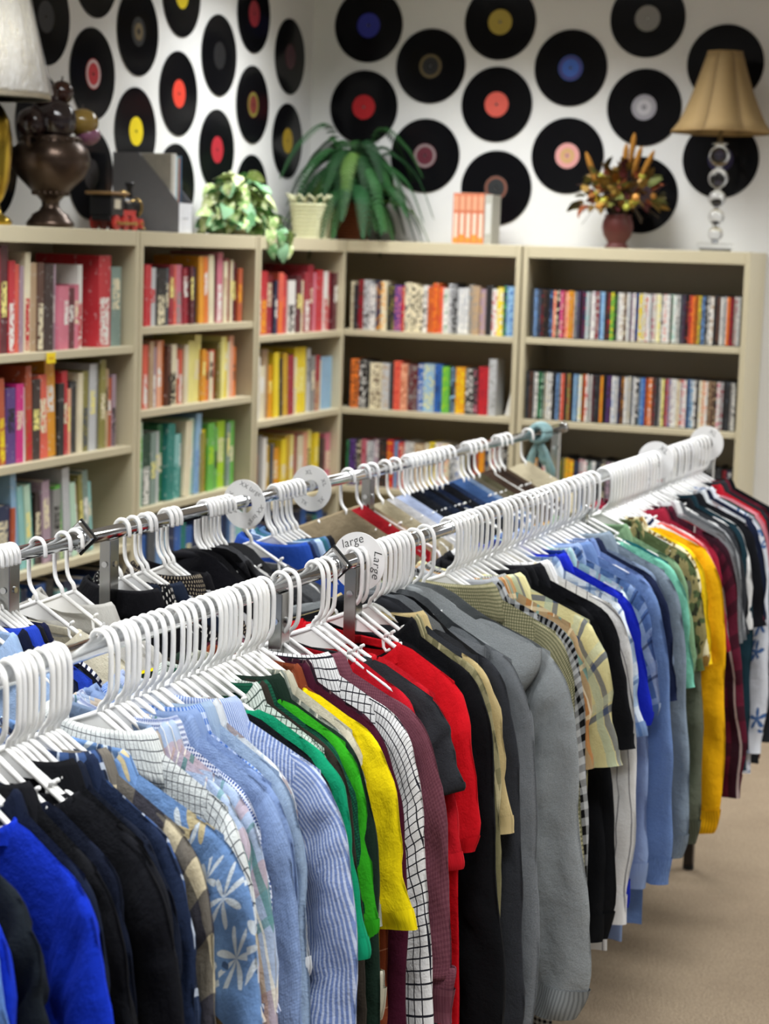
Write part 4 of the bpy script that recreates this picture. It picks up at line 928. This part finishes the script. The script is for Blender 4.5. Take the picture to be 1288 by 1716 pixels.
def urn():
    p = on_left(84); k = m_per_px(p); r = empty('decorative_urn', p); tag(r, 'dark bronze pedestal urn heaped with glazed decorative balls', 'urn')
    bz = plain('#4f4036', .3, .75, .5, .12, 18, .1)
    b = MB().lathe([(.072, 0), (.074, .012), (.068, .02), (.06, .03), (.055, .04), (.035, .052), (.026, .066), (.028, .08), (.042, .095), (.05, .10), (.07, .122), (.098, .15), (.118, .185), (.121, .21), (.112, .238), (.095, .256), (.088, .262), (.092, .27), (.09, .275), (.07, .272)], 36); b.build('body', bz, r, True)
    m = MB()
    for j in range(18): a = 2*math.pi*j/18; m.ball((.052*math.cos(a), .052*math.sin(a), .104), .008, 8, 5)
    m.build('beading', bz, r, True)
    m = MB()
    for j in range(24): a = 2*math.pi*j/24; m.ball((.091*math.cos(a), .091*math.sin(a), .264), .006, 7, 5)
    m.build('rim_beading', bz, r, True)
    for s in (-1, 1):
        MB().tube([(0, s*.108, .235), (0, s*.135, .245), (0, s*.14, .265), (0, s*.118, .272), (0, s*.095, .262)], .008, 8).build('handle', bz, r, True)
    def ball(off, rad, c, lab, sq=(1, 1, 1), rough=.12):
        o = MB().ball((0, 0, 0), rad, 20, 14, sq).build('decorative_ball', plain(c, rough, 0, .6, .12, 14), loc=p+Vector(off), smooth=True); tag(o, lab, 'ball', 'balls in the urn')
        MB().tube([(0, 0, rad*sq[2]*.97), (0, .004, rad*sq[2]+.012)], .003, 6).build('stem', plain('#2a1a14', .6), o)
    ball((.035, -.03, .322), .062, '#241b1c', 'big glossy black-brown ball in the middle of the urn')
    ball((-.02, .052, .31), .052, '#2a1c1c', 'dark brown ball at the wall side of the urn')
    ball((-.02, -.075, .31), .048, '#2e1e1c', 'small dark ball beside the lamp in the urn')
    ball((.0, -.03, .392), .042, '#2a1512', 'dark maroon ball on top of the urn heap')
    ball((.03, .01, .407), .036, '#33180f', 'reddish brown ball highest on the urn heap')
    ball((.045, .112, .325), .050, '#8c7238', 'gilt fruit-like ball leaning over the urn rim', (1, 1, .85))
    ball((.055, .128, .288), .040, '#8a5a72', 'pink and purple ball under the gilt one', (1, 1, .8))
urn()

def train():
    p = on_left(196, .20); r = empty('toy_locomotive', p, math.pi/2); r.scale = (1.3, 1.3, 1.3); tag(r, 'small black and red toy steam locomotive with brass fittings', 'toy train')
    bk, rd, br = plain('#17171a', .35), plain('#b8322c', .4), plain('#b89a5a', .28, 1.0)
    bevel(MB().box((-.085, -.026, .022), (.085, .026, .034)).build('chassis', bk, r), .002)
    MB().tube([(-.02, 0, .058), (.08, 0, .058)], .025, 20).build('boiler', bk, r, True)
    MB().tube([(.078, 0, .058), (.086, 0, .058)], .027, 20).build('smokebox_door', br, r, True)
    bevel(MB().box((-.085, -.03, .034), (-.02, .03, .085)).build('cab', bk, r), .003)
    bevel(MB().box((-.098, -.038, .085), (-.004, .038, .093)).build('cab_roof', plain('#8a6a40', .5), r), .003)
    MB().box((-.07, -.0312, .052), (-.04, -.029, .075)).build('cab_window', plain('#d0c8b4', .3), r)
    MB().lathe([(.007, .078), (.007, .105), (.012, .115), (.012, .12), (.006, .121)], 14, (.062, 0, 0)).build('smokestack', bk, r, True)
    MB().lathe([(.010, .078), (.011, .09), (.006, .098), (.0, .10)], 14, (.022, 0, 0)).build('steam_dome', br, r, True)
    MB().ball((.04, 0, .092), .006, 10, 7).build('bell', br, r, True)
    for x in (-.06, -.015, .03, .065):
        for s in (-1, 1): 
            wl = MB().tube([(x, s*.027, .018), (x, s*.034, .018)], .018 if x < .05 else .012, 20).build('wheel', rd, r)
            MB().tube([(x, s*.034, .018), (x, s*.037, .018)], .005, 10).build('hub', br, wl)
    for s in (-1, 1): MB().box((-.065, s*.0385-.002, .014), (.035, s*.0385+.002, .020)).build('connecting_rod', br, r)
    MB().prism([(-.03, .004), (.03, .004), (.0, .03)], 0, .086, .10).build('cowcatcher', br, r)
    MB().box((-.02, -.028, .036), (.045, -.025, .05)).build('side_panel', rd, r)
    m = MB().tube([(-.01, -.03, .07), (.03, -.032, .075), (.07, -.03, .07)], .002, 6); m.build('handrail', br, r, True)
train()

def magfile():
    q = hit(299, 386, 0, .295); y = float(q[1]); r = empty('magazine_file', (.17, y+.05, TOP)); tag(r, 'grey cardboard magazine file with white front holding papers', 'magazine file')
    g, wmat = plain('#808084', .7, 0, .3, .04, 90), plain('#e6e8ec', .5)
    prof = [(-.125, 0), (.125, 0), (.125, .098), (-.028, .262), (-.125, .262)]
    MB().prism(prof, 1, -.05, -.0475).build('side_panel', g, r); MB().prism(prof, 1, .0475, .05).build('side_panel', g, r)
    MB().box((-.125, -.0475, 0), (-.1225, .0475, .262)).build('back_panel', g, r); MB().box((-.1225, -.0475, 0), (.1225, .0475, .0025)).build('bottom', g, r)
    f = MB().box((.1225, -.0475, .0), (.125, .0475, .098)).build('front_panel', wmat, r); MB().box((.125, -.022, .045), (.1256, .022, .05)).build('front_label', plain('#b8bcc0', .5), f)
    for i, (yo, h, w_, c, nm, lab) in enumerate([(-.032, .255, .022, '#b9b6aa', 'catalogue', 'thick beige catalogue with printed cover in the magazine file'), (-.012, .258, .014, '#e2e2e0', 'catalogue', 'white-spined catalogue in the magazine file'), (.004, .25, .009, '#a9c8d0', 'booklet', 'pale blue booklet in the magazine file'), (.017, .245, .008, '#b06a3c', 'booklet', 'rust orange booklet in the magazine file'), (.029, .252, .008, '#4a7090', 'booklet', 'blue booklet in the magazine file')]):
        d0 = -.115; o = MB().box((0, -w_/2, 0), (.205, w_/2, h)).build(nm, plain(c, .5, 0, .3, .10, 60), loc=(.17+d0, y+.05+yo, TOP+.003)); tag(o, lab, 'booklet' if nm == 'booklet' else 'catalogue', 'papers in the magazine file')
        MB().box((.003, -w_/2+.001, h-.0004), (.202, w_/2-.001, h+.0006)).build('page_edges', MPAGE, o)
magfile()

def leaf_mesh(name, L, W, n=6, curl=.25, fold=.18, heart=.0):
    v, f = [], []
    for i in range(n+1):
        t = i/n; w_ = W*math.sin(math.pi*min(1, (t*.92+.06+heart*(1-t)*.22)))**.8*(1-.15*t); z = -curl*L*t*t; y = L*t
        v += [(-w_, y-(heart*.10*L if i == 0 else 0), z+fold*w_), (0, y, z), (w_, y-(heart*.10*L if i == 0 else 0), z+fold*w_)]
    for i in range(n):
        b = 3*i; f += [(b, b+1, b+4, b+3), (b+1, b+2, b+5, b+4)]
    return mesh(name, v, f, smooth=True)
def mat_leaf(c1, c2, c3=None):
    k = ('leaf', c1, c2, c3)
    if k in _pc: return _pc[k]
    t = NT('leaf'); tc = t.n('ShaderNodeTexCoord'); oi = t.n('ShaderNodeObjectInfo'); nz = t.noise(40, tc.outputs['Object'], 3)
    col = t.mix(oi.outputs['Random'], S(c1), S(c2))
    if c3: col = t.mix(t.ramp(nz.outputs[0], .5, .58), col, S(c3))
    t.set(col=col, rough=.6, spec=.2); _pc[k] = t.m; return t.m
def put_leaf(me, parent, pos, direc, roll, sc, name='leaf'):
    d = Vector(direc).normalized(); up = Vector((0, 0, 1)); x = d.cross(up)
    if x.length < .05: x = Vector((1, 0, 0))
    x.normalize(); z = x.cross(d); R = Matrix((x, d, z)).transposed().to_4x4() @ Matrix.Rotation(roll, 4, 'Y')
    o = bpy.data.objects.new(name, me); link(o, parent); o.matrix_local = Matrix.Translation(pos) @ R @ Matrix.Scale(sc, 4); return o

def ivy():
    p = on_left(398, .17); r = empty('potted_ivy', p); tag(r, 'trailing variegated ivy plant in a small cream pot', 'plant'); rs = random.Random(3)
    MB().lathe([(.045, 0), (.05, .005), (.062, .085), (.066, .09), (.066, .1), (.058, .1), (.05, .092)], 24).build('pot', plain('#cfc4a0', .6), r, True)
    MB().lathe([(.057, .09), (.02, .096), (.004, .097)], 20).build('soil', plain('#2a2018', .9), r)
    ms = []
    for c in (('#7fa35c', '#a8bf7c', '#d8dcae'), ('#3f7a48', '#6a9a60', '#a8c498'), ('#9cb66a', '#c2cc8c', '#e2e4c0'), ('#58885a', '#8ab08c', None)):
        m = leaf_mesh('leaf', .066, .028, 6, .35, .15, 1.0); m.materials.append(mat_leaf(*c)); ms.append(m)
    lm = MB()
    for k in range(66):
        a = rs.uniform(0, 2*math.pi); ln = rs.uniform(.06, .15); rise = rs.uniform(.02, .14)
        if k % 3 == 0: rise = rs.uniform(-.06, .03)
        dx, dy = math.cos(a)*.62, math.sin(a)*1.15
        if dx < -.4: dx *= .7
        pts = [Vector((dx*.03, dy*.03, .092)), Vector((dx*ln*.5, dy*ln*.5, .10+rise*.9)), Vector((dx*ln*1.0, dy*ln*1.0, .09+rise*.8)), Vector((dx*ln*1.25, dy*ln*1.25, .05+rise*.4))]
        lm.tube(pts, .0018, 5)
        for q in range(4):
            b = pts[1+min(q, 2)]+Vector((rs.uniform(-.012, .012), rs.uniform(-.012, .012), rs.uniform(-.008, .012)))
            put_leaf(rs.choice(ms), r, b, (dx+rs.uniform(-.7, .9), dy+rs.uniform(-.8, .8), rs.uniform(-.9, .25)), rs.uniform(-.7, .7), rs.uniform(.75, 1.25))
    for k in range(4):  # strands over the front edge
        y = rs.uniform(-.04, .12); pts = [Vector((.03, y*.4, .1)), Vector((.115, y*.8, .07)), Vector((.148, y, .02)), Vector((.150, y+.01, -.03))]
        lm.tube(pts, .0018, 5)
        for q in pts[1:]: put_leaf(rs.choice(ms), r, q, (.35, rs.uniform(-.6, .6), -1), rs.uniform(-.4, .4), rs.uniform(.7, 1.0))
    lm.build('stems', plain('#5a7038', .6), r, True)
ivy()

def basket():
    p = on_left(522, .20); r = empty('wicker_basket', p, .1); r.scale = (1.25, 1.25, 1.25); tag(r, 'cream painted basket with looped rim beside the fern', 'basket'); cr = plain('#c9c8a4', .65, 0, .3, .08, 60, .2)
    n = 44; sq = lambda a: 1/max(abs(math.cos(a))/.7, abs(math.sin(a)))**.85
    for i in range(9):
        z = .004+i*.0125; rr = .062+.012*(i/8)**1.5
        MB().tube([(rr*sq(a)*math.cos(a)*(1+.02*math.sin(n/2*a+i*math.pi)), rr*sq(a)*math.sin(a)*(1+.02*math.sin(n/2*a+i*math.pi)), z) for a in np.linspace(0, 2*math.pi, n+1)], .0068, 6, False).build('weave', cr, r, True)
    m = MB()
    for j in range(16):
        a = 2*math.pi*j/16; b = a+.33; P = lambda t, k, z: (k*sq(t)*math.cos(t), k*sq(t)*math.sin(t), z)
        MB().tube([P(a, .074, .105), P(a+.06, .083, .128), P((a+b)/2, .088, .137), P(b, .082, .126), P(b+.06, .076, .108)], .0028, 6).build('rim_loop', cr, r, True)
    MB().lathe([(.05, .001), (.05, .005), (.001, .006)], 20).build('bottom', cr, r)
basket()

def fern():
    y0 = -.20; p = hit(590, 397, 1, y0); p = Vector((float(p[0]), y0, TOP)); r = empty('potted_fern', p); tag(r, 'bushy dark green fern in a square brown wicker pot', 'plant'); rs = random.Random(11)
    wk = plain('#7a4020', .6, 0, .3, .2, 70, .4)
    for i in range(12):
        k = .044+.021*(i/11); z = .006+.0125*i; e = [(-k, -k), (k, -k), (k, k), (-k, k), (-k, -k)]
        pts = []
        for (a, b) in zip(e[:-1], e[1:]):
            for t in np.linspace(0, 1, 7)[:-1]: pts.append((a[0]+(b[0]-a[0])*t+.0012*math.sin(t*19+i*3.14), a[1]+(b[1]-a[1])*t, z))
        pts.append(pts[0]); MB().tube(pts, .0072, 6, False).build('wicker_band', wk, r, True)
    MB().box((-.066, -.066, .152), (.066, -.058, .166)).box((-.066, .058, .152), (.066, .066, .166)).box((-.066, -.058, .152), (-.058, .058, .166)).box((.058, -.058, .152), (.066, .058, .166)).build('pot_rim', plain('#4a2214', .5), r)
    MB().box((-.044, -.044, .002), (.044, .044, .14)).build('liner', plain('#231812', .9), r)
    mats = [mat_leaf('#163a18', '#2a5224'), mat_leaf('#1c4424', '#335f30'), mat_leaf('#102e16', '#1c401e'), mat_leaf('#3c5c28', '#567034')]
    N = 66
    for k in range(N):
        a = 2*math.pi*(k*.381966) + rs.uniform(-.2, .2); ln = rs.uniform(.22, .36); up = rs.uniform(.05, .2) if k > 9 else rs.uniform(.18, .29)
        if k > 9 and k % 3 == 0: up = rs.uniform(.0, .05)
        c, s = math.cos(a), math.sin(a)
        if c < 0 and p.x+c*ln*1.0 < .03: ln = max(.08, (p.x-.03)/-c)
        if s > 0 and p.y+s*ln*1.0 > -.03: ln = max(.06, (-.03-p.y)/s)
        drop = rs.uniform(.10, .24) if k > 9 else rs.uniform(.02, .1)
        pts = crom([(c*.02, s*.02, .14), (c*ln*.35, s*ln*.35, .16+up), (c*ln*.75, s*ln*.75, .16+up*.85-drop*.25), (c*ln, s*ln, .15+up*.6-drop)], 38)
        m = MB(); m.tube([tuple(q) for q in pts[::3]]+[tuple(pts[-1])], .0016, 5)
        for i in range(2, 38):
            t = i/37; q = Vector(pts[i]); tg = (Vector(pts[min(i+1, 37)])-Vector(pts[i-1])).normalized(); sd = tg.cross(Vector((0, 0, 1)))
            if sd.length < .1: sd = Vector((-s, c, 0))
            sd.normalize(); w_ = .040*math.sin(math.pi*(.10+.9*t)**.8)**.8+.004
            for g in (-1, 1):
                e = q+sd*g*w_+tg*.010-Vector((0, 0, .35*w_)); h = tg*.0042
                m.add([q-h, q+h, (q+e)/2+h*1.2+Vector((0, 0, .002)), e, (q+e)/2-h*1.1+Vector((0, 0, .002))], [(0, 1, 2, 4), (4, 2, 3)])
        m.build('frond', mats[k % 3] if rs.random() < .85 else mats[3], r)
fern()

def box_set():
    pL, pR = hit(757, 405, 1, -.26), hit(809, 405, 1, -.26); n = 5; w_ = float(pR[0]-pL[0])/n; x = float(pL[0]); k = m_per_px((pL[0], -.26, TOP)); h = (404-321)*k
    for i in range(n):
        o = MB().box((-w_/2+.0004, 0, 0), (w_/2-.0004, .11, h)).build('paperback', plain('#c06a4a', .5), loc=(x+w_*(i+.5), -.26, TOP+.0005)); nm = ['end one by the fern', 'second from the fern', 'middle one', 'second from the grey book', 'end one by the grey book'][i]
        tag(o, 'orange and cream matching paperback standing on the bookcase, '+nm, 'book', 'matching orange paperbacks')
        MB().box((-w_*.36, -.0008, h*.66), (w_*.36, .001, h*.95)).build('spine_panel', plain('#cf9676', .5), o)
        MB().box((-w_*.30, -.0008, h*.10), (w_*.30, .001, h*.60)).build('spine_title', plain('#d8bfac', .5), o)
        MB().box((-w_*.42, -.0010, h*.01), (w_*.42, .001, h*(.12+.06*(i % 2)))).build('spine_picture', plain('#e08838', .5), o)
        MB().box((-w_/2+.002, .002, h-.0005), (w_/2-.002, .108, h+.0006)).build('page_edges', MPAGE, o)
    gw = 13*k; o = MB().box((0, 0, 0), (gw, .11, h*.98)).build('book', plain('#a8a69c', .5, 0, .4, .1, 50), loc=(float(pR[0])+.001, -.258, TOP+.0005)); tag(o, 'grey book standing against the orange paperbacks', 'book')
    MB().box((gw*.15, -.0008, h*.2), (gw*.85, .001, h*.8)).build('spine_label', plain('#c2c2bc', .5), o)
box_set()

def flowers():
    p = on_back(1033, -.19); r = empty('flower_pot', p); tag(r, 'maroon footed pot on the bookcase holding dried autumn flowers', 'pot')
    MB().lathe([(.045, 0), (.047, .008), (.036, .016), (.038, .026), (.054, .05), (.061, .078), (.058, .104), (.05, .122), (.054, .13), (.049, .13), (.04, .115), (.005, .11)], 32).build('body', plain('#5c2a26', .5, 0, .4, .1, 20), r, True)
    b = empty('dried_bouquet', p+Vector((0, 0, .112))); tag(b, 'bouquet of dried autumn leaves, berries and cattails in the maroon pot', 'bouquet'); rs = random.Random(5)
    cols = [('#6e5626', '#8f7030'), ('#5c2c1c', '#7c4022'), ('#555a2c', '#6f6e34'), ('#7c4a1a', '#9c6422'), ('#431c1e', '#5e2626'), ('#3c3822', '#544c2c')]
    LM = []
    for c in cols:
        m = leaf_mesh('leaf', .042, .016, 5, .3, .2, .6); m.materials.append(mat_leaf(*c)); LM.append(m)
    st = MB(); BM = []
    for c in ('#d8b422', '#c8a060', '#a8a83a', '#c88a3a', '#7a2a24'):
        m = MB().ball((0, 0, 0), .012, 10, 7).mesh('berry', True); m.materials.append(plain(c, .5)); BM.append(m)
    for k in range(230):
        a = rs.uniform(0, 2*math.pi); el = rs.uniform(-.12, 1.5); R = .15*rs.random()**.5
        q = Vector((math.cos(a)*math.cos(el)*R*1.12, math.sin(a)*math.cos(el)*R*.8, .06+math.sin(el)*R*1.0))
        if q.y > .12: q.y = .12
        if k % 3 == 0: st.tube([(0, 0, 0), tuple(q*.5+Vector((0, 0, .02))), tuple(q)], .0013, 5)
        if k % 6 == 0: o = bpy.data.objects.new('berry', rs.choice(BM)); link(o, b); o.location = q; s = rs.uniform(.7, 1.3); o.scale = (s, s, s)
        else: put_leaf(LM[(0 if rs.random() < .3 else rs.randrange(6))], b, q, (q.x+rs.uniform(-.08, .08), q.y+rs.uniform(-.08, .08), q.z-.05+rs.uniform(-.09, .06)), rs.uniform(-1, 1), rs.uniform(.7, 1.35))
    ct = plain('#9a6a2a', .9, 0, .2, .2, 120, .3)
    for (dx, dz, bx) in ((-.135, .255, -.10), (-.11, .20, -.08), (.055, .33, .045), (.085, .28, .06), (.135, .265, .095), (.025, .29, .02)):
        pts = crom([(bx*.2, 0, .02), (bx*.6, -.01, .10), (bx, -.015, dz-.085), (dx, -.02, dz)], 10); st.tube([tuple(q) for q in pts[:8]], .0016, 5)
        MB().tube([tuple(q) for q in pts[5:]], [.004, .0095, .0115, .010, .003], 10).build('cattail', ct, b, True)
    for k in range(9): a = rs.uniform(0, 6.28); st.tube([(0, 0, .02), (.09*math.cos(a), .06*math.sin(a), .06), (.16*math.cos(a), .09*math.sin(a), rs.uniform(-.03, .06))], .0011, 4)
    st.build('stems', plain('#4a3a24', .8), b)
flowers()

def crystal_lamp():
    p = on_back(1197, -.215); k = m_per_px(p); r = empty('table_lamp', p); tag(r, 'table lamp with tan panelled bell shade and stacked crystal ball stem', 'lamp')
    t = NT('crystal'); tc = t.n('ShaderNodeTexCoord'); nz = t.noise(30, tc.outputs['Object'], 1); t.set(col=t.mix(nz.outputs[0], (.93, .94, .95), (1, 1, 1)), rough=.02, trans=1.0, ior=1.48); cr = t.m
    bevel(MB().box((-.066, -.066, .008), (.066, .066, .03)).build('base', cr, r), .004); bevel(MB().box((-.06, -.06, 0), (.06, .06, .008)).build('base_plate', MCHROME, r), .002)
    z = .03; rad = [.028, .030, .033, .038, .040]
    for i, q in enumerate(rad):
        MB().lathe([(.010, 0), (.013, .005), (.010, .01)], 16, (0, 0, z)).build('spacer', MCHROME, r, True); z += .009
        MB().ball((0, 0, z+q*.95), q, 22, 14).build('crystal_ball', cr, r, True); z += q*1.9
    MB().lathe([(.012, 0), (.03, .006), (.03, .010), (.012, .014), (.008, .03), (.008, .20)], 20, (0, 0, z)).build('stem', MCHROME, r, True)
    tan = plain('#947b52', .75, 0, .3, .04, 200); z1 = (412-216)*k; z2 = (412-86)*k
    R0, R1 = .198, .068; oct_ = [(math.cos(a), math.sin(a)) for a in [math.radians(x) for x in (-68, -22, 22, 68, 112, 158, 202, 248)]]
    lv = 9; ring = []
    for i in range(lv+1):
        t_ = i/lv; rr = R0+(R1-R0)*(t_**.72); ring.append((rr, z1+(z2-z1)*t_))
    for j in range(8):
        j2 = (j+1) % 8; v = []; f = []
        for (rr, zz) in ring:
            for c in (oct_[j], oct_[j2]): v.append((c[0]*rr, c[1]*rr, zz))
        for i in range(lv): f.append((2*i, 2*i+1, 2*i+3, 2*i+2))
        o = obj('shade_panel', mesh('shade_panel', v, f, smooth=True), tan, r); s = o.modifiers.new('solid', 'SOLIDIFY'); s.thickness = .002; s.offset = 0
        MB().tube([(oct_[j][0]*rr*1.003, oct_[j][1]*rr*1.003, zz) for rr, zz in ring], .0022, 6).build('shade_rib', plain('#775f3b', .7), r, True)
    for rr, zz in (ring[0], ring[-1]):
        MB().tube([(c[0]*rr, c[1]*rr, zz) for c in oct_+[oct_[0]]], .0035, 6).build('shade_trim', plain('#977a4c', .7), r, True)
    m = MB()
    for j in range(3): a = j*2.094; m.tube([(0, 0, z2-.02), (math.cos(a)*R1, math.sin(a)*R1, z2-.012)], .0014, 5)
    m.build('shade_spider', MCHROME, r)
    r.rotation_euler = (0, 0, .25)
crystal_lamp()
